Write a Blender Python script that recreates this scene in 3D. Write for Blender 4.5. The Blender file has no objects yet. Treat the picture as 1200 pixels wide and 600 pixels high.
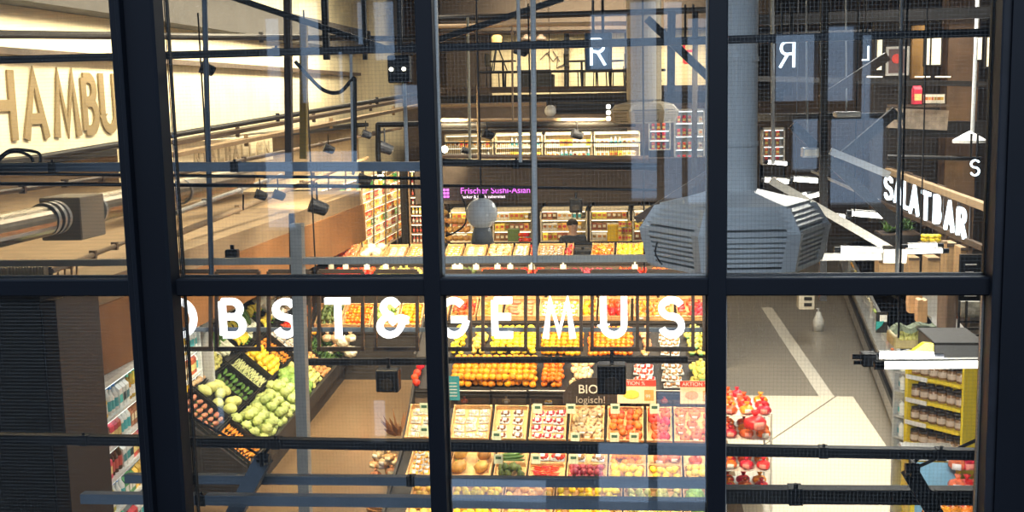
import bpy, bmesh, math, random
from mathutils import Vector, Matrix
random.seed(7)
C = bpy.context.scene
COL = C.collection
# ------------------------------------------------------------------ camera (photo frame 1200x600, focal 1333 px)
FPX = 1333.0; EYE = Vector((0, 0, 4.5))
_y = Vector((160, 190, -FPX)).normalized()
_z = Vector((-209, 9500, FPX)).normalized(); _z = (_z - _y*_z.dot(_y)).normalized()
_x = _y.cross(_z)
R3 = Matrix((_x, _y, _z))
def P(px, py, Y):                       # pixel of the photo at world depth Y -> world point
    w = R3 @ Vector((px-600, 300-py, -FPX)); return EYE + w*(Y/w.y)
def PX(px, py, X):
    w = R3 @ Vector((px-600, 300-py, -FPX)); return EYE + w*(X/w.x)
def PZ(px, py, Z):
    w = R3 @ Vector((px-600, 300-py, -FPX)); return EYE + w*((Z-4.5)/w.z)
cd = bpy.data.cameras.new('camera'); cam = bpy.data.objects.new('camera', cd); COL.objects.link(cam)
cd.sensor_width = 36; cd.lens = FPX*36/1200; cd.clip_start = .05; cd.clip_end = 300
cam.matrix_world = Matrix.Translation(EYE) @ R3.to_4x4()
C.camera = cam
cd.dof.use_dof = False
vs = C.view_settings; vs.view_transform = 'Standard'; vs.look = 'None'; vs.gamma = 1; vs.use_curve_mapping = False
vs.exposure = 0.0
# ------------------------------------------------------------------ world: blue dusk sky
w = bpy.data.worlds.new('dusk'); C.world = w; w.use_nodes = True
bg = w.node_tree.nodes['Background']; bg.inputs[0].default_value = (.40, .58, .85, 1); bg.inputs[1].default_value = 2.0
sl = bpy.data.lights.new('daylight', 'SUN'); sl.energy = 5.0; sl.angle = math.radians(35); sl.color = (.72, .84, 1)
so_ = bpy.data.objects.new('daylight', sl); so_.rotation_euler = Vector((-.15, 1, -.72)).to_track_quat('-Z', 'Y').to_euler(); COL.objects.link(so_)
# ------------------------------------------------------------------ lamps of the hall, with unseen area fills added
def area(name, loc, size, power, col=(1, .86, .66), rot=(0, 0, 0), sy=None):
    l = bpy.data.lights.new(name, 'AREA'); l.energy = power; l.color = col; l.size = size
    if sy: l.shape = 'RECTANGLE'; l.size_y = sy
    o = bpy.data.objects.new(name, l); o.location = loc; o.rotation_euler = rot; COL.objects.link(o); return o
def spot(name, loc, target, power, col=(1, .84, .6), ang=70, blend=.6, r=.08):
    l = bpy.data.lights.new(name, 'SPOT'); l.energy = power; l.color = col; l.spot_size = math.radians(ang); l.spot_blend = blend; l.shadow_soft_size = r
    o = bpy.data.objects.new(name, l); o.location = loc
    o.rotation_euler = (Vector(target)-Vector(loc)).to_track_quat('-Z', 'Y').to_euler(); COL.objects.link(o); return o
WARM = (1, .78, .46)
for i, (x, tx) in enumerate(((-3.1, -3.0), (-1.9, -1.9), (-.6, -.6), (.7, .6))):
    spot('stand_spotlight', (x, 9.2, 5.2), (tx, 12.2, .9), 950, WARM, 70)
for i, x in enumerate((-3.4, -1.4, .6)):
    spot('rear_stand_spotlight', (x, 12.9, 4.6), (x, 15.6, 1.4), 900, WARM, 75)
for x in (-5, -3, -1):
    spot('third_stand_spotlight', (x, 16.6, 4.4), (x, 19.4, 1.6), 950, WARM, 80)
for y in (13.0, 15.2, 17.6):
    spot('vegetable_spotlight', (-2.9, y-1.0, 4.6), (-5.0, y+1.0, .9), 620, (1, .88, .68), 65)
for y in (21.5, 24.5, 27.5):
    spot('shelf_spotlight', (-4.2, y-1, 4.0), (-6.5, y+1, 1.5), 900, WARM, 80)
area('till_lane_fill', (2.6, 14.5, 6.2), 1.6, 900, (1, .96, .86), sy=7)  # unseen overhead area light, added to brighten the cream floor
area('aisle_fill', (-3.2, 15, 6.4), 1.2, 200, (1, .85, .65), sy=6)  # unseen area light added as fill over the brown aisle
area('added_rear_fill', (-1, 27, 6.6), 5, 260, (1, .80, .55), sy=3)  # unseen roof area light added as fill for the rear
area('gallery_fill', (-1.5, 31.6, 6.9), 5, 480, (1, .84, .58), (math.radians(55), 0, 0), sy=1)  # unseen area light added to brighten the cream gallery wall
# wall washers aimed at the lettered wall
area('wall_washer', (-5.9, 14.5, 6.3), .5, 620, (1, .85, .58), (0, math.radians(46), 0), sy=9)
area('wall_washer', (-5.9, 23, 6.2), .5, 520, (1, .85, .58), (0, math.radians(46), 0), sy=8)
area('far_shelf_fill', (-2.2, 32.2, 3.9), 4.5, 240, (1, .82, .56), (math.radians(60), 0, 0), sy=.3)  # added area light, only there to lift the far shelves
area('salad_lamp', (5.2, 17.5, 5.6), 1, 160, (1, .82, .6), sy=6)  # unseen area light added as fill over the salad bar

# ------------------------------------------------------------------ helpers
MATS = {}
def mat(name, col, rough=.5, metal=0, emit=None, es=0, noise=0, nscale=8, vary=0, spec=.5, trans=0, alpha=1):
    if name in MATS: return MATS[name]
    m = bpy.data.materials.new(name); m.use_nodes = True; nt = m.node_tree; b = nt.nodes['Principled BSDF']
    b.inputs['Base Color'].default_value = (*col, 1); b.inputs['Roughness'].default_value = rough
    b.inputs['Metallic'].default_value = metal; b.inputs['Specular IOR Level'].default_value = spec
    b.inputs['Transmission Weight'].default_value = trans; b.inputs['Alpha'].default_value = alpha
    if emit: b.inputs['Emission Color'].default_value = (*emit, 1); b.inputs['Emission Strength'].default_value = es
    last = None
    if noise:
        tc = nt.nodes.new('ShaderNodeTexCoord'); n = nt.nodes.new('ShaderNodeTexNoise'); n.inputs['Scale'].default_value = nscale; n.inputs['Detail'].default_value = 5
        nt.links.new(tc.outputs['Object'], n.inputs['Vector'])
        h = nt.nodes.new('ShaderNodeHueSaturation'); h.inputs['Color'].default_value = (*col, 1)
        r = nt.nodes.new('ShaderNodeMapRange'); r.inputs[1].default_value = .3; r.inputs[2].default_value = .7; r.inputs[3].default_value = 1-noise; r.inputs[4].default_value = 1+noise
        nt.links.new(n.outputs['Fac'], r.inputs[0]); nt.links.new(r.outputs[0], h.inputs['Value']); last = h
    if vary:
        oi = nt.nodes.new('ShaderNodeObjectInfo'); h = nt.nodes.new('ShaderNodeHueSaturation'); h.inputs['Color'].default_value = (*col, 1)
        if last: nt.links.new(last.outputs[0], h.inputs['Color'])
        r = nt.nodes.new('ShaderNodeMapRange'); r.inputs[3].default_value = .5-vary*.05; r.inputs[4].default_value = .5+vary*.05
        r2 = nt.nodes.new('ShaderNodeMapRange'); r2.inputs[3].default_value = 1-vary; r2.inputs[4].default_value = 1+vary*.6
        mu = nt.nodes.new('ShaderNodeMath'); mu.operation = 'MULTIPLY'; mu.inputs[1].default_value = 7.31
        fr = nt.nodes.new('ShaderNodeMath'); fr.operation = 'FRACT'
        nt.links.new(oi.outputs['Random'], r.inputs[0]); nt.links.new(r.outputs[0], h.inputs['Hue'])
        nt.links.new(oi.outputs['Random'], mu.inputs[0]); nt.links.new(mu.outputs[0], fr.inputs[0]); nt.links.new(fr.outputs[0], r2.inputs[0]); nt.links.new(r2.outputs[0], h.inputs['Value'])
        last = h
    if last: nt.links.new(last.outputs[0], b.inputs['Base Color'])
    MATS[name] = m; return m
def thin_glass(name, refl, tint, rough=0.0, wires=0, ior=1.5):
    m = bpy.data.materials.new(name); m.use_nodes = True; nt = m.node_tree
    for n in list(nt.nodes):
        if n.type != 'OUTPUT_MATERIAL': nt.nodes.remove(n)
    out = nt.nodes['Material Output']
    t = nt.nodes.new('ShaderNodeBsdfTransparent'); t.inputs[0].default_value = (*tint, 1)
    g = nt.nodes.new('ShaderNodeBsdfGlossy'); g.inputs['Roughness'].default_value = rough
    mx = nt.nodes.new('ShaderNodeMixShader')
    lw = nt.nodes.new('ShaderNodeFresnel'); lw.inputs[0].default_value = ior
    ad = nt.nodes.new('ShaderNodeMath'); ad.operation = 'ADD'; ad.inputs[1].default_value = refl
    nt.links.new(lw.outputs[0], ad.inputs[0]); nt.links.new(ad.outputs[0], mx.inputs[0])
    nt.links.new(t.outputs[0], mx.inputs[1]); nt.links.new(g.outputs[0], mx.inputs[2]); last = mx
    if wires:
        tc = nt.nodes.new('ShaderNodeTexCoord'); sp = nt.nodes.new('ShaderNodeSeparateXYZ'); nt.links.new(tc.outputs['Object'], sp.inputs[0])
        ms = []
        for ax in ('X', 'Z'):
            d = nt.nodes.new('ShaderNodeMath'); d.operation = 'PINGPONG'; d.inputs[1].default_value = wires/2
            nt.links.new(sp.outputs[ax], d.inputs[0])
            l = nt.nodes.new('ShaderNodeMath'); l.operation = 'LESS_THAN'; l.inputs[1].default_value = .00025
            nt.links.new(d.outputs[0], l.inputs[0]); ms.append(l)
        mm = nt.nodes.new('ShaderNodeMath'); mm.operation = 'MAXIMUM'; nt.links.new(ms[0].outputs[0], mm.inputs[0]); nt.links.new(ms[1].outputs[0], mm.inputs[1])
        df = nt.nodes.new('ShaderNodeBsdfDiffuse'); df.inputs[0].default_value = (.25, .25, .24, 1)
        m2 = nt.nodes.new('ShaderNodeMixShader'); wf = nt.nodes.new('ShaderNodeMath'); wf.operation = 'MULTIPLY'; wf.inputs[1].default_value = .2; nt.links.new(mm.outputs[0], wf.inputs[0]); nt.links.new(wf.outputs[0], m2.inputs[0]); nt.links.new(last.outputs[0], m2.inputs[1]); nt.links.new(df.outputs[0], m2.inputs[2]); last = m2
    nt.links.new(last.outputs[0], out.inputs[0]); MATS[name] = m; return m
class MB:
    def __init__(s): s.bm = bmesh.new(); s.mi = 0
    def _fin(s, geom_verts):
        for v in geom_verts:
            for f in v.link_faces: f.material_index = s.mi
    def box(s, a, b, bev=0):
        a = Vector(a); b = Vector(b)
        m = Matrix.Translation((a+b)/2) @ Matrix.Diagonal((*[max(abs(x), 1e-4) for x in (b-a)], 1))
        r = bmesh.ops.create_cube(s.bm, size=1, matrix=m)
        if bev:
            es = list({e for v in r['verts'] for e in v.link_edges})
            q = bmesh.ops.bevel(s.bm, geom=es, offset=bev, segments=1, affect='EDGES')
            for f in q['faces']: f.material_index = s.mi
            return s
        s._fin(r['verts']); return s
    def cyl(s, p, q, r, r2=None, n=12, caps=True):
        p = Vector(p); q = Vector(q); d = q-p
        m = Matrix.Translation((p+q)/2) @ d.to_track_quat('Z', 'Y').to_matrix().to_4x4()
        k = bmesh.ops.create_cone(s.bm, cap_ends=caps, segments=n, radius1=r, radius2=r if r2 is None else r2, depth=d.length, matrix=m)
        s._fin(k['verts']); return s
    def bar(s, p, q, w, h):                 # square bar, h measured mostly vertical
        p = Vector(p); q = Vector(q); d = (q-p); L = d.length; d.normalize()
        up = Vector((0, 0, 1)) if abs(d.z) < .95 else Vector((0, 1, 0))
        a = d.cross(up).normalized(); b = a.cross(d)
        m = Matrix((a*w, b*h, -d*L)).transposed().to_4x4(); m.translation = (p+q)/2
        k = bmesh.ops.create_cube(s.bm, size=1, matrix=m); s._fin(k['verts']); return s
    def sph(s, c, r, n=2, sc=(1, 1, 1)):
        m = Matrix.Translation(c) @ Matrix.Diagonal((*sc, 1))
        k = bmesh.ops.create_icosphere(s.bm, subdivisions=n, radius=r, matrix=m); s._fin(k['verts']); return k['verts']
    def tube(s, pts, r, n=8, closed=False):
        pts = [Vector(p) for p in pts]
        for i in range(len(pts)-(0 if closed else 1)):
            p, q = pts[i], pts[(i+1) % len(pts)]
            if (q-p).length > 1e-5: s.cyl(p, q, r, n=n)
            if i: s.sph(p, r, 1)
        return s
    def lathe(s, prof, n=16, c=(0, 0, 0)):
        c = Vector(c); rings = []
        for r, z in prof:
            rings.append([s.bm.verts.new(c+Vector((r*math.cos(2*math.pi*i/n), r*math.sin(2*math.pi*i/n), z))) for i in range(n)] if r > 1e-6 else [s.bm.verts.new(c+Vector((0, 0, z)))])
        for a, b in zip(rings, rings[1:]):
            for i in range(n):
                j = (i+1) % n
                vs_ = [a[i % len(a)], a[j % len(a)], b[j % len(b)], b[i % len(b)]]
                u = []
                for v in vs_:
                    if v not in u: u.append(v)
                if len(u) > 2:
                    f = s.bm.faces.new(u); f.material_index = s.mi
        return s
    def prism(s, poly, y0, y1):             # polygon (x,z) extruded along y
        a = [s.bm.verts.new((x, y0, z)) for x, z in poly]; b = [s.bm.verts.new((x, y1, z)) for x, z in poly]
        fs = [s.bm.faces.new(a), s.bm.faces.new(b[::-1])]
        n = len(poly)
        for i in range(n): fs.append(s.bm.faces.new((a[i], b[i], b[(i+1) % n], a[(i+1) % n])))
        for f in fs: f.material_index = s.mi
        return s
    def build(s, name, mats, parent=None, loc=None, smooth=False, recenter=False):
        bmesh.ops.recalc_face_normals(s.bm, faces=s.bm.faces)
        if smooth:
            for f in s.bm.faces: f.smooth = True
        me = bpy.data.meshes.new(name); 
        off = Vector((0, 0, 0))
        if recenter and s.bm.verts:
            xs = [v.co for v in s.bm.verts]
            off = Vector(((min(v.x for v in xs)+max(v.x for v in xs))/2, (min(v.y for v in xs)+max(v.y for v in xs))/2, min(v.z for v in xs)))
            bmesh.ops.translate(s.bm, verts=s.bm.verts, vec=-off)
        s.bm.to_mesh(me); s.bm.free()
        for m in (mats if isinstance(mats, (list, tuple)) else [mats]): me.materials.append(m)
        o = bpy.data.objects.new(name, me); COL.objects.link(o)
        if parent: o.parent = parent
        o.location = off
        if loc is not None: o.location = loc
        return o
def tag(o, label, cat, group=None, kind=None):
    o['label'] = label; o['category'] = cat
    if group: o['group'] = group
    if kind: o['kind'] = kind
    return o
def st(o): o['kind'] = 'structure'; return o
def empty(name, loc, label=None, cat=None, group=None, rz=0):
    o = bpy.data.objects.new(name, None); o.empty_display_size = .1; COL.objects.link(o); o.location = loc; o.rotation_euler = (0, 0, rz)
    if label: tag(o, label, cat, group)
    return o
def kids(o): return list(KID.get(o.name, []))
def dup(o, loc=None, rot=None, label=None, group=None, scale=None):
    c = o.copy(); COL.objects.link(c)
    for ch in list(o.children):
        d = ch.copy(); COL.objects.link(d); d.parent = c
        for g in list(ch.children):
            e = g.copy(); COL.objects.link(e); e.parent = d
    if loc is not None: c.location = loc
    if rot is not None: c.rotation_euler = rot
    if scale is not None: c.scale = scale
    if label: c['label'] = label
    if group: c['group'] = group
    return c
def text_mesh(txt, size, ext=.004):
    cu = bpy.data.curves.new('t', 'FONT'); cu.body = txt; cu.size = size; cu.extrude = ext; cu.align_x = 'LEFT'
    o = bpy.data.objects.new('t', cu); COL.objects.link(o); bpy.context.view_layer.update()
    me = bpy.data.meshes.new_from_object(o.evaluated_get(bpy.context.evaluated_depsgraph_get()))
    bpy.data.objects.remove(o); bpy.data.curves.remove(cu); me.materials.clear()
    return me
def text_obj(name, txt, size, m, loc, rz=0, parent=None, ext=.004):
    me = text_mesh(txt, size, ext); me.name = name; me.materials.append(m)
    o = bpy.data.objects.new(name, me); COL.objects.link(o); o.location = loc; o.rotation_euler = (math.pi/2, 0, rz)
    if parent: o.parent = parent
    return o
# stroke lettering ---------------------------------------------------
def arc(cx, cz, rx, rz, a0, a1, n=14):
    return [(cx+rx*math.cos(math.radians(a0+(a1-a0)*i/n)), cz+rz*math.sin(math.radians(a0+(a1-a0)*i/n))) for i in range(n+1)]
def cat(pts, n=5):
    out = []; q = [pts[0]]+pts+[pts[-1]]
    for i in range(1, len(q)-2):
        for k in range(n):
            t = k/n; a, b, c, d = q[i-1], q[i], q[i+1], q[i+2]
            out.append(tuple(.5*((2*b[j])+(-a[j]+c[j])*t+(2*a[j]-5*b[j]+4*c[j]-d[j])*t*t+(-a[j]+3*b[j]-3*c[j]+d[j])*t**3) for j in (0, 1)))
    out.append(pts[-1]); return out
def glyph(ch, e=.08):                       # centre lines in a unit-high box, e = half stroke; returns width, strokes
    T, B, M = 1-e, e, .5
    G = {
     'O': (.84, [arc(.42, .5, .42-e, .5-e, 0, 360, 32)]),
     'B': (.6, [[(e, B), (e, T)], [(e, T), (.26, T)]+arc(.30, .73, .2, T-.73, 90, -90)+[(e, .54)], [(e, .54), (.3, .54)]+arc(.32, .31, .23, .23, 90, -90)+[(e, B)]]),
     'S': (.56, [arc(.28, .72, .22, .2, 25, 250)+arc(.28, .3, .22, .22, 75, -160)]),
     'T': (.6, [[(0, T), (.6, T)], [(.3, T), (.3, 0)]]),
     '&': (.76, [cat([(.52, .80), (.40, .92), (.25, .9), (.18, .76), (.24, .62), (.34, .55), (.18, .48), (.09, .32), (.13, .16), (.28, .08), (.46, .13), (.56, .26), (.62, .40), (.74, .44)]), cat([(.74, .44), (.60, .50), (.45, .46), (.35, .36)])]),
     'G': (.8, [arc(.44, .5, .44-e-.02, .5-e, 48, 350, 26), [(.38, .46), (.8, .46)]]),
     'E': (.54, [[(e, B), (e, T)], [(e, T), (.54, T)], [(e, .52), (.5, .52)], [(e, B), (.54, B)]]),
     'M': (.82, [[(e, 0), (.2, T), (.41, .12), (.62, T), (.82-e, 0)]]),
     'U': (.68, [[(e, 1), (e, .32)]+arc(.34, .32, .34-e, .32-e, 180, 360)+[(.68-e, 1)]]),
     'A': (.72, [[(e*.6, 0), (.36, 1-e), (.72-e*.6, 0)], [(.16, .3), (.56, .3)]]),
     'L': (.46, [[(e, 1), (e, B), (.46, B)]]),
     'R': (.6, [[(e, 0), (e, T)], [(e, T), (.28, T)]+arc(.30, .72, .22, T-.72, 90, -90)+[(e, .52)], [(.26, .52), (.56, 0)]]),
     'H': (.64, [[(e, 0), (e, 1)], [(.64-e, 0), (.64-e, 1)], [(e, .5), (.64-e, .5)]]),
     'N': (.7, [[(e, 0), (e, T), (.7-e, B), (.7-e, 1)]]),
     'I': (.16, [[(.08, 0), (.08, 1)]]),
    }
    return G[ch]
def ribbon(mb, pts, hw, y0, y1, f):
    n = len(pts); closed = n > 3 and (Vector(pts[0])-Vector(pts[-1])).length < 1e-4
    if closed: pts = pts[:-1]; n -= 1
    L, Rr = [], []
    for i in range(n):
        p = Vector(pts[i]); a = Vector(pts[i-1]) if (i or closed) else None; b = Vector(pts[(i+1) % n]) if (i < n-1 or closed) else None
        d1 = (p-a).normalized() if a is not None else (b-p).normalized(); d2 = (b-p).normalized() if b is not None else d1
        t = (d1+d2); t = t.normalized() if t.length > 1e-6 else d1
        nn = Vector((-t.y, t.x)); k = min(1/max(.35, nn.dot(Vector((-d1.y, d1.x)))), 1.9)
        L.append(p+nn*hw*k); Rr.append(p-nn*hw*k)
    V = [[mb.bm.verts.new((*[f(q.x, q.y)[0]], y, f(q.x, q.y)[1])) for q in S] for S in (L, Rr) for y in (y0, y1)]
    m = n if closed else n-1
    for i in range(m):
        j = (i+1) % n
        for a, b in ((0, 2), (1, 3), (0, 1), (2, 3)):
            try: fc = mb.bm.faces.new((V[a][i], V[a][j], V[b][j], V[b][i])); fc.material_index = mb.mi
            except ValueError: pass
    if not closed:
        for i in (0, n-1):
            fc = mb.bm.faces.new((V[0][i], V[1][i], V[3][i], V[2][i])); fc.material_index = mb.mi
def letter(mb, ch, x0, wd, z0, h, hw, y0, y1):
    gw, strokes = glyph(ch, hw/h)
    sx = wd/gw
    for k_, s_ in enumerate(strokes): ribbon(mb, [(x0+p[0]*sx, z0+p[1]*h) for p in s_], hw, y0-.0015*k_, y1+.0015*k_, lambda a, b: (a, b))

BLACK = mat('black_steel', (.008, .009, .012), .45, noise=.3, spec=.15)
NAVY = mat('window_frame_paint', (.0022, .003, .005), .5, noise=.15, nscale=3, spec=.12)
DARK = mat('dark_steel', (.02, .018, .017), .5, noise=.2, spec=.2)
BROWN = mat('brown_steel', (.09, .06, .04), .5, noise=.25)
GREY = mat('galvanised_steel', (.42, .42, .41), .4, .4, noise=.15)
LGREY = mat('pale_grey_paint', (.55, .56, .56), .5, noise=.08)
BLUEG = mat('blue_grey_paint', (.10, .13, .17), .45, noise=.15)
ALU = mat('aluminium', (.65, .66, .66), .3, .8, noise=.08)
WHITE = mat('white_enamel', (.78, .78, .76), .4)
CREAM = mat('cream_render', (.90, .80, .56), .8, noise=.1, nscale=2)
BEIGE = mat('beige_plywood', (.30, .21, .12), .7, noise=.12, nscale=4)
ORNG = mat('orange_ply', (.27, .12, .04), .6, noise=.12, nscale=3)
PINE = mat('pine_wood', (.72, .45, .2), .6, noise=.15, nscale=12)
GLOW = mat('lit_letter_acrylic', (.9, .92, 1), .4, emit=(.86, .92, 1), es=2.2)
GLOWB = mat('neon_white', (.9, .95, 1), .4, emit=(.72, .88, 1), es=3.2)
TUBE = mat('fluorescent_tube', (1, 1, 1), .4, emit=(1, .96, .86), es=9)
LED = mat('shelf_led', (1, 1, 1), .4, emit=(1, .86, .6), es=4.5)
LEDW = mat('cool_shelf_led', (1, 1, 1), .4, emit=(.9, 1, .97), es=3)
# ================================================================== SETTING
XL, XR, YB, ZT = -7.8, 7.5, 36.0, 8.2
YW = 2.5
def sbox(name, a, b, m): return st(MB().box(a, b).build(name, m))
# floor: brown polished screed, grey lane, cream tiles
fm = bpy.data.materials.new('hall_floor'); fm.use_nodes = True; nt = fm.node_tree; b = nt.nodes['Principled BSDF']
b.inputs['Roughness'].default_value = .28
tc = nt.nodes.new('ShaderNodeTexCoord'); sp = nt.nodes.new('ShaderNodeSeparateXYZ'); nt.links.new(tc.outputs['Object'], sp.inputs[0])
def mth(op, a, bb):
    n = nt.nodes.new('ShaderNodeMath'); n.operation = op
    for i, v in enumerate((a, bb)):
        if isinstance(v, (int, float)): n.inputs[i].default_value = v
        else: nt.links.new(v, n.inputs[i])
    return n.outputs[0]
def mixc(f, a, bb):
    n = nt.nodes.new('ShaderNodeMix'); n.data_type = 'RGBA'; nt.links.new(f, n.inputs[0])
    for i, v in ((6, a), (7, bb)):
        if isinstance(v, tuple): n.inputs[i].default_value = (*v, 1)
        else: nt.links.new(v, n.inputs[i])
    return n.outputs[2]
nz = nt.nodes.new('ShaderNodeTexNoise'); nz.inputs['Scale'].default_value = 1.3; nz.inputs['Detail'].default_value = 6; nt.links.new(tc.outputs['Object'], nz.inputs['Vector'])
brownf = mixc(nz.outputs['Fac'], (.15, .09, .045), (.24, .155, .08))
greyf = mixc(nz.outputs['Fac'], (.20, .18, .15), (.27, .245, .21))
creamf = mixc(nz.outputs['Fac'], (.66, .60, .49), (.78, .72, .60))
X_, Y_ = sp.outputs['X'], sp.outputs['Y']
lane = mth('GREATER_THAN', X_, 1.0)
c1 = mixc(lane, brownf, greyf)
# cream area edge: straight to x=2.7 then slanting forward to the expansion joint
e1 = mth('LESS_THAN', Y_, 16.85); c_in = mth('MULTIPLY', e1, mth('LESS_THAN', X_, 2.98)); c_in = mth('MULTIPLY', c_in, lane)
c2 = mixc(c_in, c1, creamf)
sx = mth('SUBTRACT', X_, mth('MULTIPLY', mth('SUBTRACT', Y_, 16.8), -.022)); stripe = mth('LESS_THAN', mth('ABSOLUTE', mth('SUBTRACT', sx, 2.6), 0), .11)
stripe = mth('MULTIPLY', stripe, mth('MULTIPLY', mth('GREATER_THAN', Y_, 16.85), mth('LESS_THAN', Y_, 24)))
c3 = mixc(stripe, c2, (.6, .57, .5))
jt = mth('SUBTRACT', Y_, mth('ADD', mth('MULTIPLY', mth('SUBTRACT', X_, 2.97), 1.9), 17.3)); jn = mth('LESS_THAN', mth('ABSOLUTE', jt, 0), .03); jn = mth('MULTIPLY', jn, c_in)
c4 = mixc(jn, c3, (.2, .18, .15))
nt.links.new(c4, b.inputs['Base Color'])
fl = MB().box((XL, -6, -.15), (XR, YB, 0)).build('floor', fm); st(fl); fl.location = (0, 0, 0)
DKW = mat('dark_wall_paint', (.035, .028, .024), .8, noise=.2)
sbox('ceiling', (XL, YW+.1, ZT), (XR, YB, ZT+.2), mat('dark_roof', (.05, .045, .04), .8, noise=.3, nscale=2))
sbox('wall_left', (XL-.2, YW+.1, 0), (XL, YB, ZT), CREAM)
sbox('wall_right', (XR, YW+.1, 0), (XR+.2, YB, ZT), DKW)
sbox('wall_back', (XL-.2, YB, 0), (XR+.2, YB+.2, ZT), mat('brown_back_wall', (.12, .085, .06), .8, noise=.2))
# ---- front wall with the big steel window
def cyl_line(px0, py0, px1, py1, Y): return P(px0, py0, Y), P(px1, py1, Y)
wx0 = P(-70, 300, YW).x; wx1 = P(1168, 300, YW).x; wz0 = P(600, 690, YW).z; wz1 = 7.6  # window head raised out of view so skylight reaches deeper
for nm, a, b_ in (('wall_front_lower', (XL, YW, 0), (XR, YW+.1, wz0)), ('wall_front_upper', (XL, YW, wz1), (XR, YW+.1, ZT)),
                  ('wall_front_left', (XL, YW, wz0), (wx0, YW+.1, wz1)), ('wall_front', (wx1, YW-.05, wz0), (XR, YW+.1, wz1))):
    sbox(nm, a, b_, NAVY)
win = st(empty('window_1', (0, YW, wz0)))
def wpart(name, mb, m):
    o = mb.build(name, m); o.parent = win; o.location = Vector(o.location)-win.location; return o
def wxs(px): return P(px, 300, YW).x
def wzs(py): return P(600, py, YW).z
zr = wzs(334)
# transom: centre line nearly level
wpart('transom', MB().box((wx0, YW-.017, P(600, 345.5, YW).z), (wx1, YW+.05, P(600, 325, YW).z), .003), NAVY)
def mull(px, wpx, d0=-.022, d1=.03, nm='mullion'):
    c = wxs(px); h = wpx/2*YW/FPX
    return wpart(nm, MB().box((c-h, YW+d0, wz0), (c+h, YW+d1, wz1), .002), NAVY)
mull(507, 20); mull(840, 21)
# wide column at the left: flat steel plate, round nose, plate
c0, c1_ = wxs(154), P(210.5, 300, YW+.012).x
mb = MB(); mb.box((c0, YW-.03, wz0), (wxs(170), YW+.03, wz1), .003); mb.box((wxs(170), YW-.05, wz0), (c1_, YW+.012, wz1), .006); wpart('column', mb, NAVY)
wpart('column_rib', MB().box((wxs(171), YW-.075, wz0), (wxs(176), YW-.05, wz1), .002), NAVY)
wpart('frame_edge', MB().box((wxs(1158), YW-.04, wz0), (wx1+.01, YW+.05, wz1), .003), BLACK)
wpart('sill', MB().box((wx0, YW-.05, wz0-.03), (wx1, YW+.08, wz0+.01), .004), NAVY)
wpart('head', MB().box((wx0, YW-.05, wz1-.01), (wx1, YW+.08, wz1+.03), .004), NAVY)
GL = thin_glass('wired_glass', .035, (.96, .97, .97), 0.015, wires=.0085)
GLC = thin_glass('clear_glass', .02, (.97, .98, .98), 0.0)
cols = [(wx0, c0), (c1_, wxs(497)), (wxs(517), wxs(829.5)), (wxs(850.5), wxs(1158))]
zt0, zt1 = P(600, 345, YW).z, P(600, 325, YW).z
for i, (a, b_) in enumerate(cols):
    for j, (z0, z1) in enumerate(((wz0, zt0), (zt1, wz1))):
        wpart('glass_pane', MB().box((a, YW+.010, z0), (b_, YW+.016, z1)), GL)
        # glazing bead around the pane
        mb = MB(); t = .004
        mb.box((a, YW+.018, z0), (a+t, YW+.03, z1)).box((b_-t, YW+.018, z0), (b_, YW+.03, z1)).box((a, YW+.018, z0), (b_, YW+.03, z0+t)).box((a, YW+.018, z1-t), (b_, YW+.03, z1))
        wpart('glazing_bead', mb, GREY if (i, j) in ((3, 0), (2, 1)) else NAVY)
# ---- unseen dark wall added behind the viewer, openings shaped to make the pane reflections
YR = -4.0
RMASK = mat('rear_mask_dark', (.03, .033, .038), .7, noise=.2)
def mir(px, py):                          # point on the added rear wall whose mirror image is at the pixel
    p = P(px, py, 2*YW-YR); return p.x, p.z
fmb = MB()
def fpart(x0, x1, z0, z1): fmb.box((x0, YR-.2, z0), (x1, YR, z1))
# openings (pixel boxes in the mirror image)
ops = [(205, 222, 0, 130), (232, 246, 0, 75), (276, 290, 0, 80), (300, 330, 20, 130), (340, 376, 0, 120), (388, 402, 60, 120), (410, 424, 0, 52), (430, 462, 0, 70),
       (300, 345, 180, 270), (350, 420, 178, 230), (455, 497, 100, 125),
       (690, 735, 15, 80), (738, 770, 0, 235), (778, 800, 0, 235), (806, 829, 20, 240),
       (700, 760, 520, 600), (770, 829, 460, 600), (910, 958, 40, 118), (972, 1005, 30, 118), (1012, 1024, 40, 200),
       (930, 962, 140, 200), (975, 1040, 140, 240), (242, 262, 455, 505), (430, 452, 470, 520), (520, 640, 562, 600)]
import itertools
X0f, X1f = -16, 16; Z0f, Z1f = -3, 6.6  # added wall kept low so sky light enters above it
rect = []
for a, b_, c_, d_ in ops:
    x0, z1_ = mir(a, c_); x1, z0_ = mir(b_, d_); rect.append((x0, x1, z0_, z1_))
xs = sorted({X0f, X1f, *[r[0] for r in rect], *[r[1] for r in rect]})
for xa, xb in zip(xs, xs[1:]):
    if xb-xa < 1e-4: continue
    xm = (xa+xb)/2; cuts = sorted((r[2], r[3]) for r in rect if r[0] <= xm <= r[1]); z = Z0f
    for z0_, z1_ in cuts:
        if z0_ > z: fpart(xa, xb, z, z0_)
        z = max(z, z1_)
    if z < Z1f: fpart(xa, xb, z, Z1f)
st(fmb.build('wall_rear_mask', RMASK))
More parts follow.
